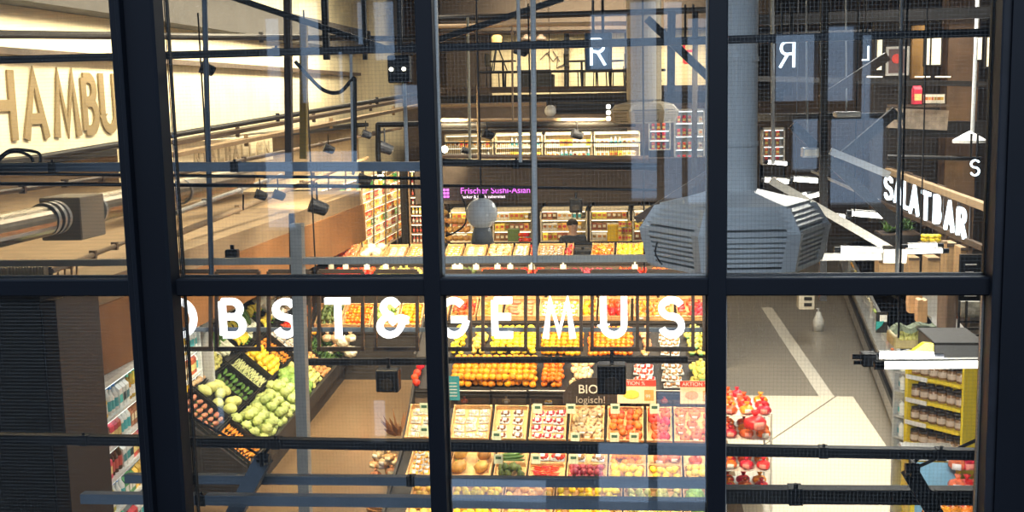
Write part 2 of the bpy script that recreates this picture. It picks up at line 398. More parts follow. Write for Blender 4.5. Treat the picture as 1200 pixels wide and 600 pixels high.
# ---- upper gallery, soffits and left-hand timber bulkhead
sbox('floor_gallery', (-6.0, 29.8, 4.25), (3.4, YB, 4.55), DARK)
sbox('wall_gallery', (-6.0, 34.4, 4.55), (3.0, 34.6, ZT), mat('gallery_cream', (.78, .66, .42), .8, noise=.1, nscale=2))
sbox('trim_bulkhead', (-5.6, 26.9, 1.98), (1.6, 27.4, 3.0), mat('bulkhead_brown', (.075, .058, .048), .7, noise=.2))
sbox('trim_bulkhead_left', (XL, 9.4, 1.95), (-5.25, 20.5, 2.85), [BEIGE])
sbox('trim_bulkhead_face', (-5.26, 9.4, 1.93), (-5.22, 20.5, 2.6), ORNG)
sbox('trim_wall_shade', (XL, 9.4, 2.85), (XL+.06, 30, 3.8), mat('lower_wall_shade', (.30, .22, .13), .8, noise=.2, nscale=2))  # added panel: brown shading of the cream wall put into its colour
sbox('trim_gallery_side', (-6.0, 34.0, 4.5), (P(574, 60, 34).x, 34.3, ZT), mat('gallery_brown', (.07, .05, .035), .8))
sbox('trim_gallery_soffit', (-6.0, 33.2, P(640, 37, 33.2).z), (3.4, 34.4, ZT), MATS['gallery_brown'])
sbox('trim_ledge', (XL, 10, 3.8), (-7.45, 30, 3.9), DARK)
sbox('trim_ledge_upper', (XL, 10, 5.14), (-7.6, 30, 5.22), BROWN)
sbox('trim_beam_left', (XL, 10, 5.75), (-7.3, 30, 6.3), mat('left_roof_beam', (.022, .018, .016), .7, noise=.3))
# lettered cream fascia on the left wall
BR = mat('lettering_brown', (.27, .2, .1), .8)
def wall_word(word, Ys, z0, h, hw, label, m=BR):
    e = empty('banner_lettering', (XL+.035, Ys[0][0], z0), label, 'lettering')
    for ch, (ya, yb) in zip(word, Ys):
        mb = MB(); letter(mb, ch, 0, yb-ya, 0, h, hw, 0, .02)
        o = mb.build('letter', m, e); o.location = (0, ya-Ys[0][0], 0); o.rotation_euler = (0, 0, math.pi/2)
    return e
def yw(px, X=XL+.02): return PX(px, 120, X).y
zl0, zl1 = PX(70, 161, XL+.02).z, PX(70, 84, XL+.02).z
wall_word('HAMBURG', [(yw(a), yw(b_)) for a, b_ in ((-16, 18), (26, 54), (61, 93), (96, 113), (117, 137), (141, 160), (165, 182))], zl0, zl1-zl0, .07, 'big brown capitals HAMBU… on the cream wall, cut by the window column')
# second lettered band lower down
sb = PX(320, 165, -6.9); 
bz0, bz1 = PX(260, 190, -6.9).z, PX(260, 172, -6.9).z
lb = st(MB().box((-7.1, yw(150, -6.9), bz0-.1), (-6.92, yw(318, -6.9), bz1+.12)).build('trim_fascia', CREAM))
e = empty('fascia_lettering', (-6.9, yw(224, -6.9), bz0), 'small faded capitals along the lower cream fascia', 'lettering')
FB = mat('faded_lettering', (.62, .53, .36), .8)
k0 = 224
for ch in 'NTALHALLEN':
    wpx = 7.6; mb = MB(); ya, yb = yw(k0, -6.9), yw(k0+wpx, -6.9)
    letter(mb, ch, 0, yb-ya, 0, bz1-bz0, .03, 0, .015); o = mb.build('letter', FB, e); o.location = (0, ya-yw(224, -6.9), 0); o.rotation_euler = (0, 0, math.pi/2); k0 += 9.2
# gallery wall mullions
for i, px in enumerate((566, 664, 735)):
    p0, p1 = P(px, 102, 34.2), P(px, 38, 34.2)
    st(MB().bar(p0, p1, .14, .14).build('trim_%d' % (i+1), DARK))
# ================================================================== STEELWORK, PIPES, CABLES
def bar_thing(name, a, b_, th, m, label, catg, Y, Y2=None, group=None, square=True, clamps=()):
    """a, b_ photo pixels; th thickness in pixels at depth Y"""
    Y2 = Y if Y2 is None else Y2
    p, q = P(*a, Y), P(*b_, Y2); t = th*Y/FPX; base = (p+q)/2
    root = None
    mb = MB(); (mb.bar(p-base, q-base, t, t) if square else mb.cyl(p-base, q-base, t/2, n=12))
    if clamps:
        root = empty(name, base, label, catg, group); mb.build('beam' if square else 'tube', m, root)
        for k in clamps:
            c = (p-base).lerp(q-base, k); u = (q-p).normalized()
            mb = MB(); mb.bar(c-u*t*.45, c+u*t*.45, t*1.14, t*1.14); mb.cyl(c+Vector((0, -t*.3, t*.5)), c+Vector((0, -t*.3, t*.85)), t*.16, n=6)
            mb.build('clamp', BLACK, root)
        return root
    o = mb.build(name, m); o.location = base; return tag(o, label, catg, group)
# near rails just behind the glass
bar_thing('steel_rail', (-60, 72), (1200, 37), 9, BLACK, 'black square rail crossing the upper panes from edge to edge', 'rail', 3.1, clamps=(.33, .46, .79))
bar_thing('steel_rail', (-60, 512.5), (1200, 533), 12, BLACK, 'black rail crossing the lower panes above the two bottom bars', 'rail', 3.0, clamps=(.14, .33, .83, .93))
bar_thing('steel_rail', (148, 560), (838, 566), 11, BLUEG, 'blue-grey bar, middle of the three bars along the bottom of the window', 'rail', 3.2, clamps=(.12, .5))
bar_thing('steel_rail', (97, 583), (838, 591), 13, BLUEG, 'lowest blue-grey bar along the bottom of the left and centre panes', 'rail', 2.9, clamps=(.2,))
bar_thing('steel_rail', (845, 579), (1200, 581), 18, DARK, 'thick dark bar at the very bottom of the right-hand pane', 'rail', 3.3, clamps=(.25, .9))
# awning arms at the bottom corners
bar_thing('awning_arm', (309, 538), (274, 604), 20, BLUEG, 'blue-grey hinged arm slanting down below the left tie rod', 'arm', 3.1)
bar_thing('awning_arm', (1066, 552), (1098, 606), 19, BLACK, 'black hinged arm slanting down in the lower right pane', 'arm', 3.1)
bar_thing('tie_rod', (222, 487), (309, 536), 3.2, DARK, 'thin dark tie rod slanting from the wide column to the left awning arm', 'rod', 3.1, square=False)
bar_thing('tie_rod', (1150, 513), (1074, 548), 4, BROWN, 'thin reddish tie rod slanting up to the right window edge', 'rod', 3.1, square=False)
for (x, y), l in (((309, 537), 'small black hinge joint at the end of the left tie rod'), ((1069, 549), 'small black hinge joint at the end of the right tie rod')):
    mb = MB(); mb.cyl((-.018, 0, 0), (.018, 0, 0), .014, n=12); mb.box((-.006, -.02, -.02), (.006, .02, .022), .002); mb.cyl((0, 0, .01), (.02, 0, .035), .005, n=8)
    o = mb.build('hinge_joint', BLACK); o.location = P(x, y, 3.05); tag(o, l, 'hinge')
# cable tray bands of the left panes
bar_thing('cable_duct', (-40, 196), (498, 195), 11, BLUEG, 'blue-grey cable duct, broadest of the four bands crossing the left panes', 'duct', 3.6, clamps=(.2, .6))
bar_thing('conduit', (-40, 203), (498, 209), 4, BLACK, 'black conduit directly under the broad blue-grey duct', 'conduit', 3.7, square=False)
bar_thing('conduit', (-40, 215), (498, 219), 4.6, BLACK, 'lower black conduit of the bands crossing the left panes', 'conduit', 3.8, square=False)
bar_thing('conduit', (498, 190), (770, 196), 9, DARK, 'thick dark pipe above the purple sushi sign', 'conduit', 7.5, square=False, clamps=(.4,))
bar_thing('conduit', (498, 217), (770, 223), 3.4, DARK, 'thin dark pipe touching the top of the purple sushi sign', 'conduit', 8.2, square=False)
# grey truss in the hall
tr = empty('steel_truss', P(520, 306, 7.2), 'pale grey steel frame with a long bottom rail, post and braces across the hall', 'truss')
def tp(name, a, b_, th, Y=7.2, m=GREY, w=None):
    p, q = P(*a, Y)-tr.location, P(*b_, Y)-tr.location; t = th*Y/FPX
    MB().bar(p, q, t if w is None else w, t).build(name, m, tr)
GP = mat('grey_truss_paint', (.62, .58, .50), .5, noise=.12)
tp('bottom_rail', (-60, 309), (1062, 300), 8, m=GP)
tp('post', (348, 262), (359.5, 640), 14, m=GP)
tp('brace', (903, 211), (1052, 297), 9, m=GP)
tp('brace', (973, 177), (1042, 205), 8, 7.0, m=LGREY)
tp('gusset_plate', (1035, 300), (1062, 300), 16, 7.15, m=GP, w=.02)
# thin vertical tubes
for a, b_, th, Y, m, l in (
    ((239, -20), (248, 326), 6.5, 5.0, BLUEG, 'blue-grey vertical tube next to the wide window column'),
    ((411, 58), (414, 205), 3.5, 7, LGREY, 'slim pale hanging tube left of the twin-lamp junction box'),
    ((474, 98), (477, 190), 4.5, 7, LGREY, 'short pale hanging tube directly below the twin-lamp junction box'),
    ((548, 20), (551, 192), 3.2, 9, CREAM, 'thin cream hanging rod closest to the centre-left mullion'),
    ((558, -10), (561, 192), 3.0, 9.5, BEIGE, 'thin tan hanging rod, second from the centre-left mullion'),
    ((600, 30), (601, 142), 2.4, 12, BEIGE, 'short tan rod in front of the cream gallery wall'),
    ((607, -10), (610, 190), 4.4, 6.5, LGREY, 'slim blue-lit tube, thinner of the pair in the centre pane'),
    ((624.5, -10), (627, 307), 6.4, 6.5, LGREY, 'blue-lit tube, thicker of the pair in the centre pane, down to the grey rail'),
    ((905, -10), (906, 192), 4.4, 9, LGREY, 'pale vertical tube right of the big ventilation duct'),
    ((945, -10), (946, 166), 2.2, 9, LGREY, 'hair-thin rod carrying a small box lamp in the right pane'),
    ((991, -10), (992, 132), 2.0, 9, LGREY, 'hair-thin rod above the small flat lamp in the right pane'),
    ((1057, -10), (1051, 326), 4.5, 6.4, LGREY, 'pale tall tube standing in front of the salad bar letters')):
    bar_thing('hanging_tube', a, b_, th, m, l, 'tube', Y, square=False)
for a, b_, th, Y, m, l in (
    ((337, -10), (339, 205), 8, 8.5, BROWN, 'dark brown upright next to the yellow post in the left pane'),
    ((380, -10), (383, 70), 7, 8.5, DARK, 'short dark upright in the top of the left pane, left of two'),
    ((426, -10), (428, 70), 5, 8.5, DARK, 'short dark upright in the top of the left pane, right of two'),
    ((468, -10), (469, 62), 5.5, 6.8, DARK, 'dark upright holding the twin-lamp junction box'),
    ((342, 250), (343, 320), 6, 9, BROWN, 'short brown upright above the pale grey post'),
    ((966, -10), (964, 352), 8, 8.6, DARK, 'long dark upright in the right pane where the braces cross'),
    ((787, 14), (786, 120), 9, 9.5, DARK, 'dark upright behind the white duct in the centre pane'),
    ((815, 14), (813, 250), 6, 9.5, DARK, 'dark upright close to the centre-right mullion')):
    bar_thing('steel_upright', a, b_, th, m, l, 'steel post', Y)
bar_thing('steel_upright', (356, 22), (356, 186), 8, mat('ochre_paint', (.5, .33, .05), .6), 'ochre yellow post in the left pane', 'steel post', 8.8)
for a, b_, th, Y, Y2, m, l in (
    ((240, -14), (462, 60), 7, 7.5, 7.5, DARK, 'dark brace falling from the upper left to the junction box'),
    ((482, 62), (512, 46), 6, 7.5, 7.5, DARK, 'short dark brace from the junction box to the mullion'),
    ((498, 52), (660, -2), 7, 7.5, 7.5, DARK, 'dark brace rising to the right in the top of the centre pane'),
    ((758, 22), (870, 128), 9, 9, 9, DARK, 'dark brace crossing the centre-right mullion near the top'),
    ((745, 258), (838, 198), 8, 9, 9, BROWN, 'brown brace above the big white air outlet'),
    ((1040, 66), (962, 116), 10, 9, 9, BROWN, 'brown brace falling left in the upper right pane'),
    ((928, 146), (1050, 262), 11, 9, 9, DARK, 'dark brace falling right through the middle of the right pane'),
    ((1050, 130), (962, 205), 11, 9.2, 9.2, DARK, 'dark brace rising right, crossing the long dark upright')):
    bar_thing('steel_brace', a, b_, th, m, l, 'brace', Y, Y2)
for a, b_, th, Y, m, l in (
    ((510, 22), (880, 10), 7, 14, DARK, 'uppermost dark roof pipe of the centre pane'),
    ((510, 31), (760, 27), 5, 16, BEIGE, 'tan roof pipe just under the uppermost dark one'),
    ((510, 39), (770, 36), 4, 20, BROWN, 'brown pipe along the top of the cream gallery wall'),
    ((880, 24), (1170, 14), 12, 12, DARK, 'thick dark beam across the top of the right pane'),
    ((880, 44), (1020, 38), 7, 14, DARK, 'dark pipe under the thick beam of the right pane'),
    ((560, 85), (780, 82), 3, 29.8, DARK, 'upper hand rail of the gallery'),
    ((510, 106), (860, 103), 7, 26, BROWN, 'brown gallery edge beam with the tables behind'),
    ((510, 116), (745, 117), 4, 24, DARK, 'dark pipe under the gallery edge beam'),
    ((510, 124), (640, 122), 5, 21, BEIGE, 'tan pipe left of the small globe lamp'),
    ((652, 127), (720, 127), 13, 21, DARK, 'thick dark duct right of the small globe lamp'),
    ((510, 141), (745, 140), 4, 17, BEIGE, 'warm lit tan pipe under the small globe lamp'),
    ((510, 147), (745, 145), 8, 17.5, DARK, 'dark tray under the warm lit tan pipe'),
    ((510, 152), (735, 152), 4, 18, DARK, 'dark conduit above the far lit shelves'),
    ((510, 183), (760, 185), 5, 16, BROWN, 'brown pipe below the far lit shelves'),
    ((880, 138), (1060, 136), 8, 11, DARK, 'dark beam under the small flat lamp in the right pane'),
    ((880, 92), (1165, 99), 6, 19, DARK, 'dark beam under the illuminated wall panels'),
    ((1040, 184), (1150, 186), 5, 13, DARK, 'dark rail above the salad bar letters'),
    ((1040, 150), (1160, 152), 18, 20, DARK, 'broad dark beam behind the lamp in the right pane')):
    bar_thing('roof_pipe', a, b_, th, m, l, 'pipe', Y, square='beam' in l)
# long runs along the left wall
for a, b_, Ya, Yb, th, m, l, sq in (
    ((-20, 40), (500, 46), 12.5, 22, .10, DARK, 'dark pipe along the top of the left wall', False),
    ((-20, 196), (500, 108), 12.4, 26, .09, DARK, 'long dark pipe under the lettered wall, running to the back', False),
    ((200, 168), (470, 118), 16, 27, .13, BROWN, 'brown cable tray along the left wall, above the lower fascia', True),
    ((200, 182), (500, 122), 15, 26, .12, BEIGE, 'tan cable tray along the left wall, close above the fascia', True),
    ((200, 205), (470, 150), 13, 25, .06, BROWN, 'thin brown pipe crossing in front of the lower fascia end', False),
    ((-10, 227), (145, 205), 9.5, 12, .05, BROWN, 'thin brown pipe above the silver duct', False),
    ((205, 275), (430, 185), 11, 22, .07, BEIGE, 'tan handrail pipe rising to the back over the timber bulkhead', False),
    ((205, 250), (330, 205), 10, 16, .05, GREY, 'grey pipe over the timber bulkhead, near the wide column', False),
    ((60, 318), (150, 282), 9, 11, .05, BEIGE, 'tan pipe behind the grey rail at far left', False)):
    p, q = P(*a, Ya), P(*b_, Yb); base = (p+q)/2; mb = MB()
    (mb.bar(p-base, q-base, th*1.6, th*.5) if sq else mb.cyl(p-base, q-base, th/2, n=10))
    for k in (.2, .5, .8):
        c = (p-base).lerp(q-base, k); mb.box(c-Vector((.03, .02, th*.8)), c+Vector((.03, .02, th*.8)))
    o = mb.build('service_pipe', m); o.location = base; tag(o, l, 'pipe')
# conduit frame (rectangle of thin pipes) at the left of centre mullion
pts = [P(*p, 12) for p in ((500, 145), (443, 146), (443, 182), (445, 205))]; b0 = pts[0]
o = MB().tube([p-b0 for p in pts], .03).build('conduit', DARK); o.location = b0; tag(o, 'dark conduit bent in a rectangle left of the centre-left mullion', 'conduit')
# sagging cables
def cable(pts, Y, r, m, label):
    q = [P(*p, Y) for p in cat([tuple(map(float, p)) for p in pts], 5)]; b0 = q[0]
    o = MB().tube([p-b0 for p in q], r, 6).build('cable', m); o.location = b0; return tag(o, label, 'cable')
cable([(346, 72), (362, 90), (380, 106), (398, 108), (411, 95), (415, 92), (416, 105), (416, 190)], 7, .012, DARK, 'dark cable sagging from the rail to the slim tube in the left pane')
cable([(0, 184), (12, 176), (30, 176), (46, 180), (47, 192), (44, 200)], 4, .006, BLACK, 'black cable loop on the blue-grey duct at far left')
cable([(-5, 192), (8, 180), (22, 178), (36, 184), (40, 196)], 4.05, .006, BLACK, 'second black cable loop in front of the duct at far left')
cable([(540, 228), (546, 244), (545, 262), (534, 272), (522, 277)], 9, .007, DARK, 'thin dark cable curling left of the big globe lamp')
cable([(770, 284), (768, 296), (772, 305), (776, 310)], 5.6, .004, DARK, 'thin dark cable hanging on the big white air outlet')
cable([(285, 228), (285, 246)], 8, .006, BLACK, 'short black cord with a weight over the bulkhead')
# twin-lamp junction box
jb = empty('junction_box', P(468, 81, 6.6), 'black square junction box with two small bright lamps', 'lamp')
t = 6.6/FPX
MB().box((-13*t, -.03, -16*t), (13*t, .05, 16*t), .006).build('housing', BLACK, jb)
for dx in (-8, 7): 
    o = MB().cyl((0, 0, 0), (0, -.02, 0), 2.2*t, n=12).build('lamp_lens', mat('lamp_lens', (1, 1, .9), .3, emit=(1, .93, .7), es=6), jb); o.location = (dx*t, -.03, -.2*t)
# speakers / black boxes
def spk(px, py, Y, w, h, label):
    e = empty('loudspeaker', P(px, py, Y), label, 'loudspeaker'); t = Y/FPX; w *= t/2; h *= t/2
    MB().box((-w, -w*.6, -h), (w, w*.7, h), .01).build('cabinet', BLACK, e)
    MB().cyl((0, -w*.6, -h*.3), (0, -w*.66, -h*.3), min(w, h)*.55, n=16).build('speaker_cone', DARK, e)
    MB().bar((0, w*.2, h), (0, w*.2, h*1.9), .03, .02).build('bracket', BLACK, e)
spk(717, 443, 9.6, 34, 36, 'black loudspeaker right of the handwritten BIO board')
spk(455, 445, 10.2, 28, 28, 'black loudspeaker hanging over the brown aisle')
spk(675, 241, 14, 15, 16, 'small black loudspeaker above the far chillers')
spk(272, 298, 9, 16, 12, 'small black box on the timber bulkhead')
spk(683, 296, 11, 19, 7, 'low black box in front of the person')
# track spotlights
sp0 = None
for px, py, Y, r, l in ((372, 242, 13, .09, 'black spotlight in front of the colourful left shelves, lowest one'), (426, 210, 14, .07, 'black spotlight beside the small bright lamp'),
                        (385, 174, 15, .06, 'black spotlight hanging by a rod, left of three under the cable tray'), (451, 173, 15, .08, 'black spotlight hanging inside the bent conduit'), (429, 157, 15, .055, 'black spotlight hanging highest under the cable tray'),
                        (242, 80, 9, .05, 'black spotlight under the upper rail by the blue-grey tube'), (571, 157, 17, .07, 'black spotlight over the far lit shelves, left one'), (676, 157, 17, .07, 'black spotlight over the far lit shelves, right one'),
                        (610, 58, 24, .12, 'black lamp on the gallery wall'), (545, 176, 17, .05, 'tiny black spotlight under the far lit shelves'), (305, 228, 11, .05, 'tiny black spotlight left of two over the bulkhead'), (326, 228, 11, .05, 'tiny black spotlight right of two over the bulkhead')):
    if sp0 is None:
        sp0 = empty('track_spotlight', (0, 0, 0), l, 'spotlight')
        MB().cyl((-.9, -.3, .3), (.9, .5, -.5), 1, .85, n=14).build('lamp_housing', BLACK, sp0)
        MB().cyl((.85, .45, -.46), (1.0, .55, -.56), .8, n=14).build('lens_ring', DARK, sp0.children[0])
        MB().cyl((0, 0, .3), (0, 0, 3.2), .13, n=8).build('stem', BLACK, sp0); o = sp0
        o.location = P(px, py, Y); o.scale = (r, r, r)
    else: o = dup(sp0, P(px, py, Y), label=l, scale=(r, r, r))
o = MB().sph((0, 0, 0), .06, 2); 
mb = MB(); mb.sph((0, 0, 0), .05, 2); o = mb.build('bare_lamp', mat('bare_lamp', (1, 1, .9), .3, emit=(1, .9, .65), es=14), smooth=True); o.location = P(446, 207, 16); tag(o, 'small dazzling lamp above the colourful left shelves', 'lamp')
mb = MB(); mb.sph((0, 0, 0), .045, 2); o = mb.build('bare_lamp', MATS['bare_lamp'], smooth=True); o.location = P(521, 175, 14); tag(o, 'small dazzling lamp beside the centre-left mullion', 'lamp')
for i, (x, y) in enumerate(((713, 125), (713, 132), (713, 139))):
    mb = MB(); mb.sph((0, 0, 0), .03, 2); o = mb.build('bare_lamp', MATS['bare_lamp'], smooth=True); o.location = P(x, y, 15); tag(o, ('top', 'middle', 'bottom')[i]+' one of three stacked small lamps beside the far air outlet', 'lamp')
# globe lamps
OPAL = mat('opal_glass', (.86, .88, .88), .25, noise=.04)
def globe(px, py, Y, r, l):
    e = empty('globe_lamp', P(px, py, Y), l, 'lamp')
    mb = MB(); mb.lathe([(r*math.sin(a*math.pi/16), r*math.cos(a*math.pi/16)) for a in range(17)], 28); mb.build('globe', OPAL, e, smooth=True)
    MB().lathe([(0, -r*.85), (r*.5, -r*.85), (r*.62, -r*1.25), (r*.75, -r*1.9), (0, -r*1.95)], 20).build('lamp_socket', mat('socket_grey', (.2, .2, .19), .5), e, smooth=True)
    MB().cyl((0, 0, r*.95), (0, 0, r*1.2), r*.2, n=12).cyl((0, 0, r*1.2), (0, 0, 3.6), .008, n=6).build('cord', DARK, e)
globe(564.5, 250, 8.8, .125, 'big frosted globe lamp over the sushi sign')
globe(645, 130, 22, .115, 'small frosted globe lamp under the gallery')
# ------------------------------------------------------------------ ventilation outlets with round ducts
AIR = mat('air_outlet_enamel', (.84, .86, .86), .4, noise=.05)
def outlet(px, py, Y, R, H, ductpx, topz, label, dlabel, rot=0.09, ams=AIR):
    c = P(px, py, Y)              # centre of the bottom plate
    e = empty('air_outlet', c, label, 'air outlet', rz=rot)
    ang = [math.radians(a) for a in range(0, 360, 60)]
    def ring(r, z): return [Vector((r*math.cos(a), r*math.sin(a), z)) for a in ang]
    def band(r0, r1, z0, z1, n, nm):
        mb = MB()
        for i in range(6):
            for k in range(n):
                z = z0+(z1-z0)*(k+.5)/n; r = r0+(r1-r0)*(k+.5)/n
                a, b_ = ring(r, z)[i], ring(r, z)[(i+1) % 6]
                d = (b_-a).normalized(); out = Vector((d.y, -d.x, 0)); th = (z1-z0)/n
                p0 = [a+d*.02+out*.01+Vector((0, 0, -th*.32)), b_-d*.02+out*.01+Vector((0, 0, -th*.32)), b_-d*.02-out*.018+Vector((0, 0, th*.3)), a+d*.02-out*.018+Vector((0, 0, th*.3))]
                v = [mb.bm.verts.new(q) for q in p0]+[mb.bm.verts.new(q+Vector((0, 0, .012))) for q in p0]
                for f in ((0, 1, 2, 3), (7, 6, 5, 4), (0, 4, 5, 1), (1, 5, 6, 2), (2, 6, 7, 3), (3, 7, 4, 0)): mb.bm.faces.new([v[j] for j in f])
        mb.build(nm, ams, e)
    h1 = H*.62
    mb = MB(); lo, hi = ring(R*.9, 0), ring(R*.9, 0)
    for (r, z0, z1) in ((R*.93, -.012, .012), (R*1.02, h1-.012, h1+.012), (R*.82, H-.01, H+.012)):
        a_, b_ = ring(r, z0), ring(r, z1); va = [mb.bm.verts.new(q) for q in a_]; vb = [mb.bm.verts.new(q) for q in b_]
        mb.bm.faces.new(va[::-1]); mb.bm.faces.new(vb)
        for i in range(6): mb.bm.faces.new((va[i], va[(i+1) % 6], vb[(i+1) % 6], vb[i]))
    mb.build('plate', ams, e)
    band(R*.90, R*1.0, .02, h1-.02, 6, 'louvre'); band(R*.98, R*.84, h1+.02, H-.01, 4, 'louvre')
    for i in range(6):
        mb = MB(); q = ang[i]; rr = Matrix.Rotation(q, 3, 'Z')
        for (ra, za, rb, zb_, wd) in ((R*.93, 0, R*1.02, h1, .055), (R*1.01, h1, R*.85, H, .045)):
            a_ = rr @ Vector((ra, 0, za)); b_ = rr @ Vector((rb, 0, zb_)); tn = rr @ Vector((0, wd, 0)); ou = rr @ Vector((.015, 0, 0)); ii = rr @ Vector((-.03, 0, 0))
            v = [mb.bm.verts.new(z) for z in (a_-tn+ii, a_+ou, a_+tn+ii, b_-tn+ii, b_+ou, b_+tn+ii)]
            for f in ((0, 1, 4, 3), (1, 2, 5, 4), (0, 2, 5, 3), (0, 1, 2), (3, 4, 5)): mb.bm.faces.new([v[k] for k in f])
        mb.build('corner_post', ams, e)
    mb = MB(); n = 6; a_, b_ = ring(R*.72, .01), ring(R*.72, H)
    va = [mb.bm.verts.new(q) for q in a_]; vb = [mb.bm.verts.new(q) for q in b_]
    for i in range(6): mb.bm.faces.new((va[i], va[(i+1) % 6], vb[(i+1) % 6], vb[i]))
    mb.build('inner_drum', DARK, e)
    MB().lathe([(R*.80, H+.012), (R*.5, H+R*.09), (ductpx/2*Y/FPX, H+R*.16)], 6).build('hood', ams, e)
    r = ductpx/2*Y/FPX; z0 = H+R*.15
    d = empty('ventilation_duct', c+Vector((0, 0, z0)), dlabel, 'duct')
    MB().cyl((0, 0, 0), (0, 0, topz-c.z-z0), r, n=28).build('tube', ams, d, smooth=False)
    for k in range(4):
        zz = .25+k*.45; 
        if zz < topz-c.z-z0: MB().cyl((0, 0, zz-.012), (0, 0, zz+.012), r*1.04, n=28).build('duct_joint', ams, d)
    return e
outlet(861, 306, 6.3, .50, .32, 50, 8.1, 'big white six-sided louvred air outlet close behind the window', 'pale round duct rising from the big air outlet')
outlet(755, 143, 16, .46, .24, 40, 8.1, 'small far cream louvred air outlet left of the centre-right mullion', 'cream round duct above the far air outlet', ams=mat('cream_enamel', (.2, .165, .11), .5))
# silver duct with box, far left
ax, az = -5.0, 3.56
dd = empty('silver_duct', (ax, 9.5, az), 'silver round duct with a square damper box at far left', 'duct')
SIL = mat('spiral_duct', (.36, .31, .24), .28, .85, noise=.15)
MB().cyl((0, -3, 0), (0, -.55, 0), .13, n=24).build('tube', SIL, dd, smooth=False)
MB().cyl((0, .25, .02), (0, 4.2, .02), .13, n=24).build('tube', SIL, dd, smooth=False)
MB().box((-.2, -.32, -.2), (.17, .12, .17), .01).build('damper_box', mat('damper_box', (.34, .28, .2), .6), dd)
for y in (-.42, -.5, -.6, .14, .24, 1.2, 2.2): MB().cyl((0, y-.02, 0.01), (0, y+.02, 0.01), .142, n=24).build('flange', GREY, dd)
# ------------------------------------------------------------------ neon letters in the upper hall, reversed ones being modelled reflections
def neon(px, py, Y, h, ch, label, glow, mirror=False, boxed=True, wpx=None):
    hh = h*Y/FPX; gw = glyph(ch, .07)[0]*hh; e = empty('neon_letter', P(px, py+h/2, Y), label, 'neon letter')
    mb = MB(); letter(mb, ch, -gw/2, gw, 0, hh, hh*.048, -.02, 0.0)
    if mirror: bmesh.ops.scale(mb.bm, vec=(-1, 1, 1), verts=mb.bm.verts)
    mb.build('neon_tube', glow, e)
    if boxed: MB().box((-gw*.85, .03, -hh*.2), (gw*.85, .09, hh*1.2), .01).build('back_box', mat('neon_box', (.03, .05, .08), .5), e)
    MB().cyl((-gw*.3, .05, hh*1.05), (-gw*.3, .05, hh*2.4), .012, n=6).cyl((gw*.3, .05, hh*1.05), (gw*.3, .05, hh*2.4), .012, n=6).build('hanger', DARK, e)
neon(701, 61, 9, 31, 'R', 'white neon letter R on a dark box in the centre pane', GLOWB)
neon(922, 64, 9, 30, 'R', 'mirror image of a white neon letter R, reversed, in the right pane', GLOWB, True, False)  # glass reflection modelled as a glowing letter inside the hall
neon(1014, 63, 10, 16, 'L', 'small white neon reflection right of the reversed R', GLOWB, True, False)  # partial letter reflection, also modelled as a glowing stroke
neon(784, 66, 11, 16, 'I', 'short white neon stroke next to the red E', GLOWB, False, False)
neon(808, 61, 11, 28, 'E', 'red neon letter E beside the centre-right mullion', mat('neon_red', (.8, .05, .05), .4, emit=(1, .05, .06), es=.9), False, False)
# ================================================================== GOODS: one mesh of each kind, placed one by one
def rotz(p, a): return Vector((p[0]*math.cos(a)-p[1]*math.sin(a), p[0]*math.sin(a)+p[1]*math.cos(a), p[2]))
def warp(vs_, fn):
    for v in vs_: v.co = Vector(fn(v.co))
PR = {}
def proto_mesh(key, mb, mats, smooth=True):
    bmesh.ops.recalc_face_normals(mb.bm, faces=mb.bm.faces)
    for f in mb.bm.faces: f.smooth = smooth
    me = bpy.data.meshes.new(key); mb.bm.to_mesh(me); mb.bm.free()
    for m in mats: me.materials.append(m)
    PR[key] = me
GRN = mat('stem_green', (.12, .28, .04), .6)
def fruit(key, r, col, shape='round', rough=.4, vary=.25, sub=2, noise=.12, ns=20):
    m = mat(key+'_skin', col, rough, noise=noise, nscale=ns, vary=vary); mb = MB(); v = mb.sph((0, 0, 0), r, sub)
    if shape == 'round': warp(v, lambda c: (c.x, c.y, c.z*.93-(.22*r*math.exp(-((c.x**2+c.y**2)/(r*.3)**2)) if c.z > 0 else 0)))
    if shape == 'lemon': warp(v, lambda c: (c.x*1.35+math.copysign(max(0, abs(c.x)/r-.85)*r*.9, c.x), c.y*.95, c.z*.95))
    if shape == 'potato': warp(v, lambda c: (c.x*1.35, c.y*(1+.15*math.sin(c.x/r*2.2)), c.z*(.8+.12*math.cos(c.y/r*3+1))))
    if shape == 'pumpkin':
        warp(v, lambda c: (c.x*(1+.09*math.cos(8*math.atan2(c.y, c.x))), c.y*(1+.09*math.cos(8*math.atan2(c.y, c.x))), c.z*.75))
    if shape == 'pear': warp(v, lambda c: (c.x*(1-.38*max(0, c.z/r)), c.y*(1-.38*max(0, c.z/r)), c.z*(1.35 if c.z > 0 else .95)))
    if shape == 'pepper': warp(v, lambda c: (c.x*(1+.1*math.cos(4*math.atan2(c.y, c.x)))*(1+.15*c.z/r), c.y*(1+.1*math.cos(4*math.atan2(c.y, c.x)))*(1+.15*c.z/r), c.z*1.15))
    if shape == 'lettuce':
        def f(c):
            a = math.atan2(c.y, c.x); k = 1+.12*math.sin(a*7+c.z/r*5)+.08*math.sin(c.z/r*11+a*3); return (c.x*k, c.y*k, c.z*k*.85)
        warp(v, f)
    if shape == 'mushroom': warp(v, lambda c: (c.x*(1 if c.z > -.1*r else .45), c.y*(1 if c.z > -.1*r else .45), c.z*(.7 if c.z > 0 else 1.0)))
    if shape in ('round', 'pear', 'pumpkin', 'pepper'):
        mb.mi = 1; mb.cyl((0, 0, r*(.6 if shape != 'pear' else 1.2)), (r*.08, 0, r*(.9 if shape != 'pear' else 1.6)), r*.09, n=5)
    proto_mesh(key, mb, [m, GRN])
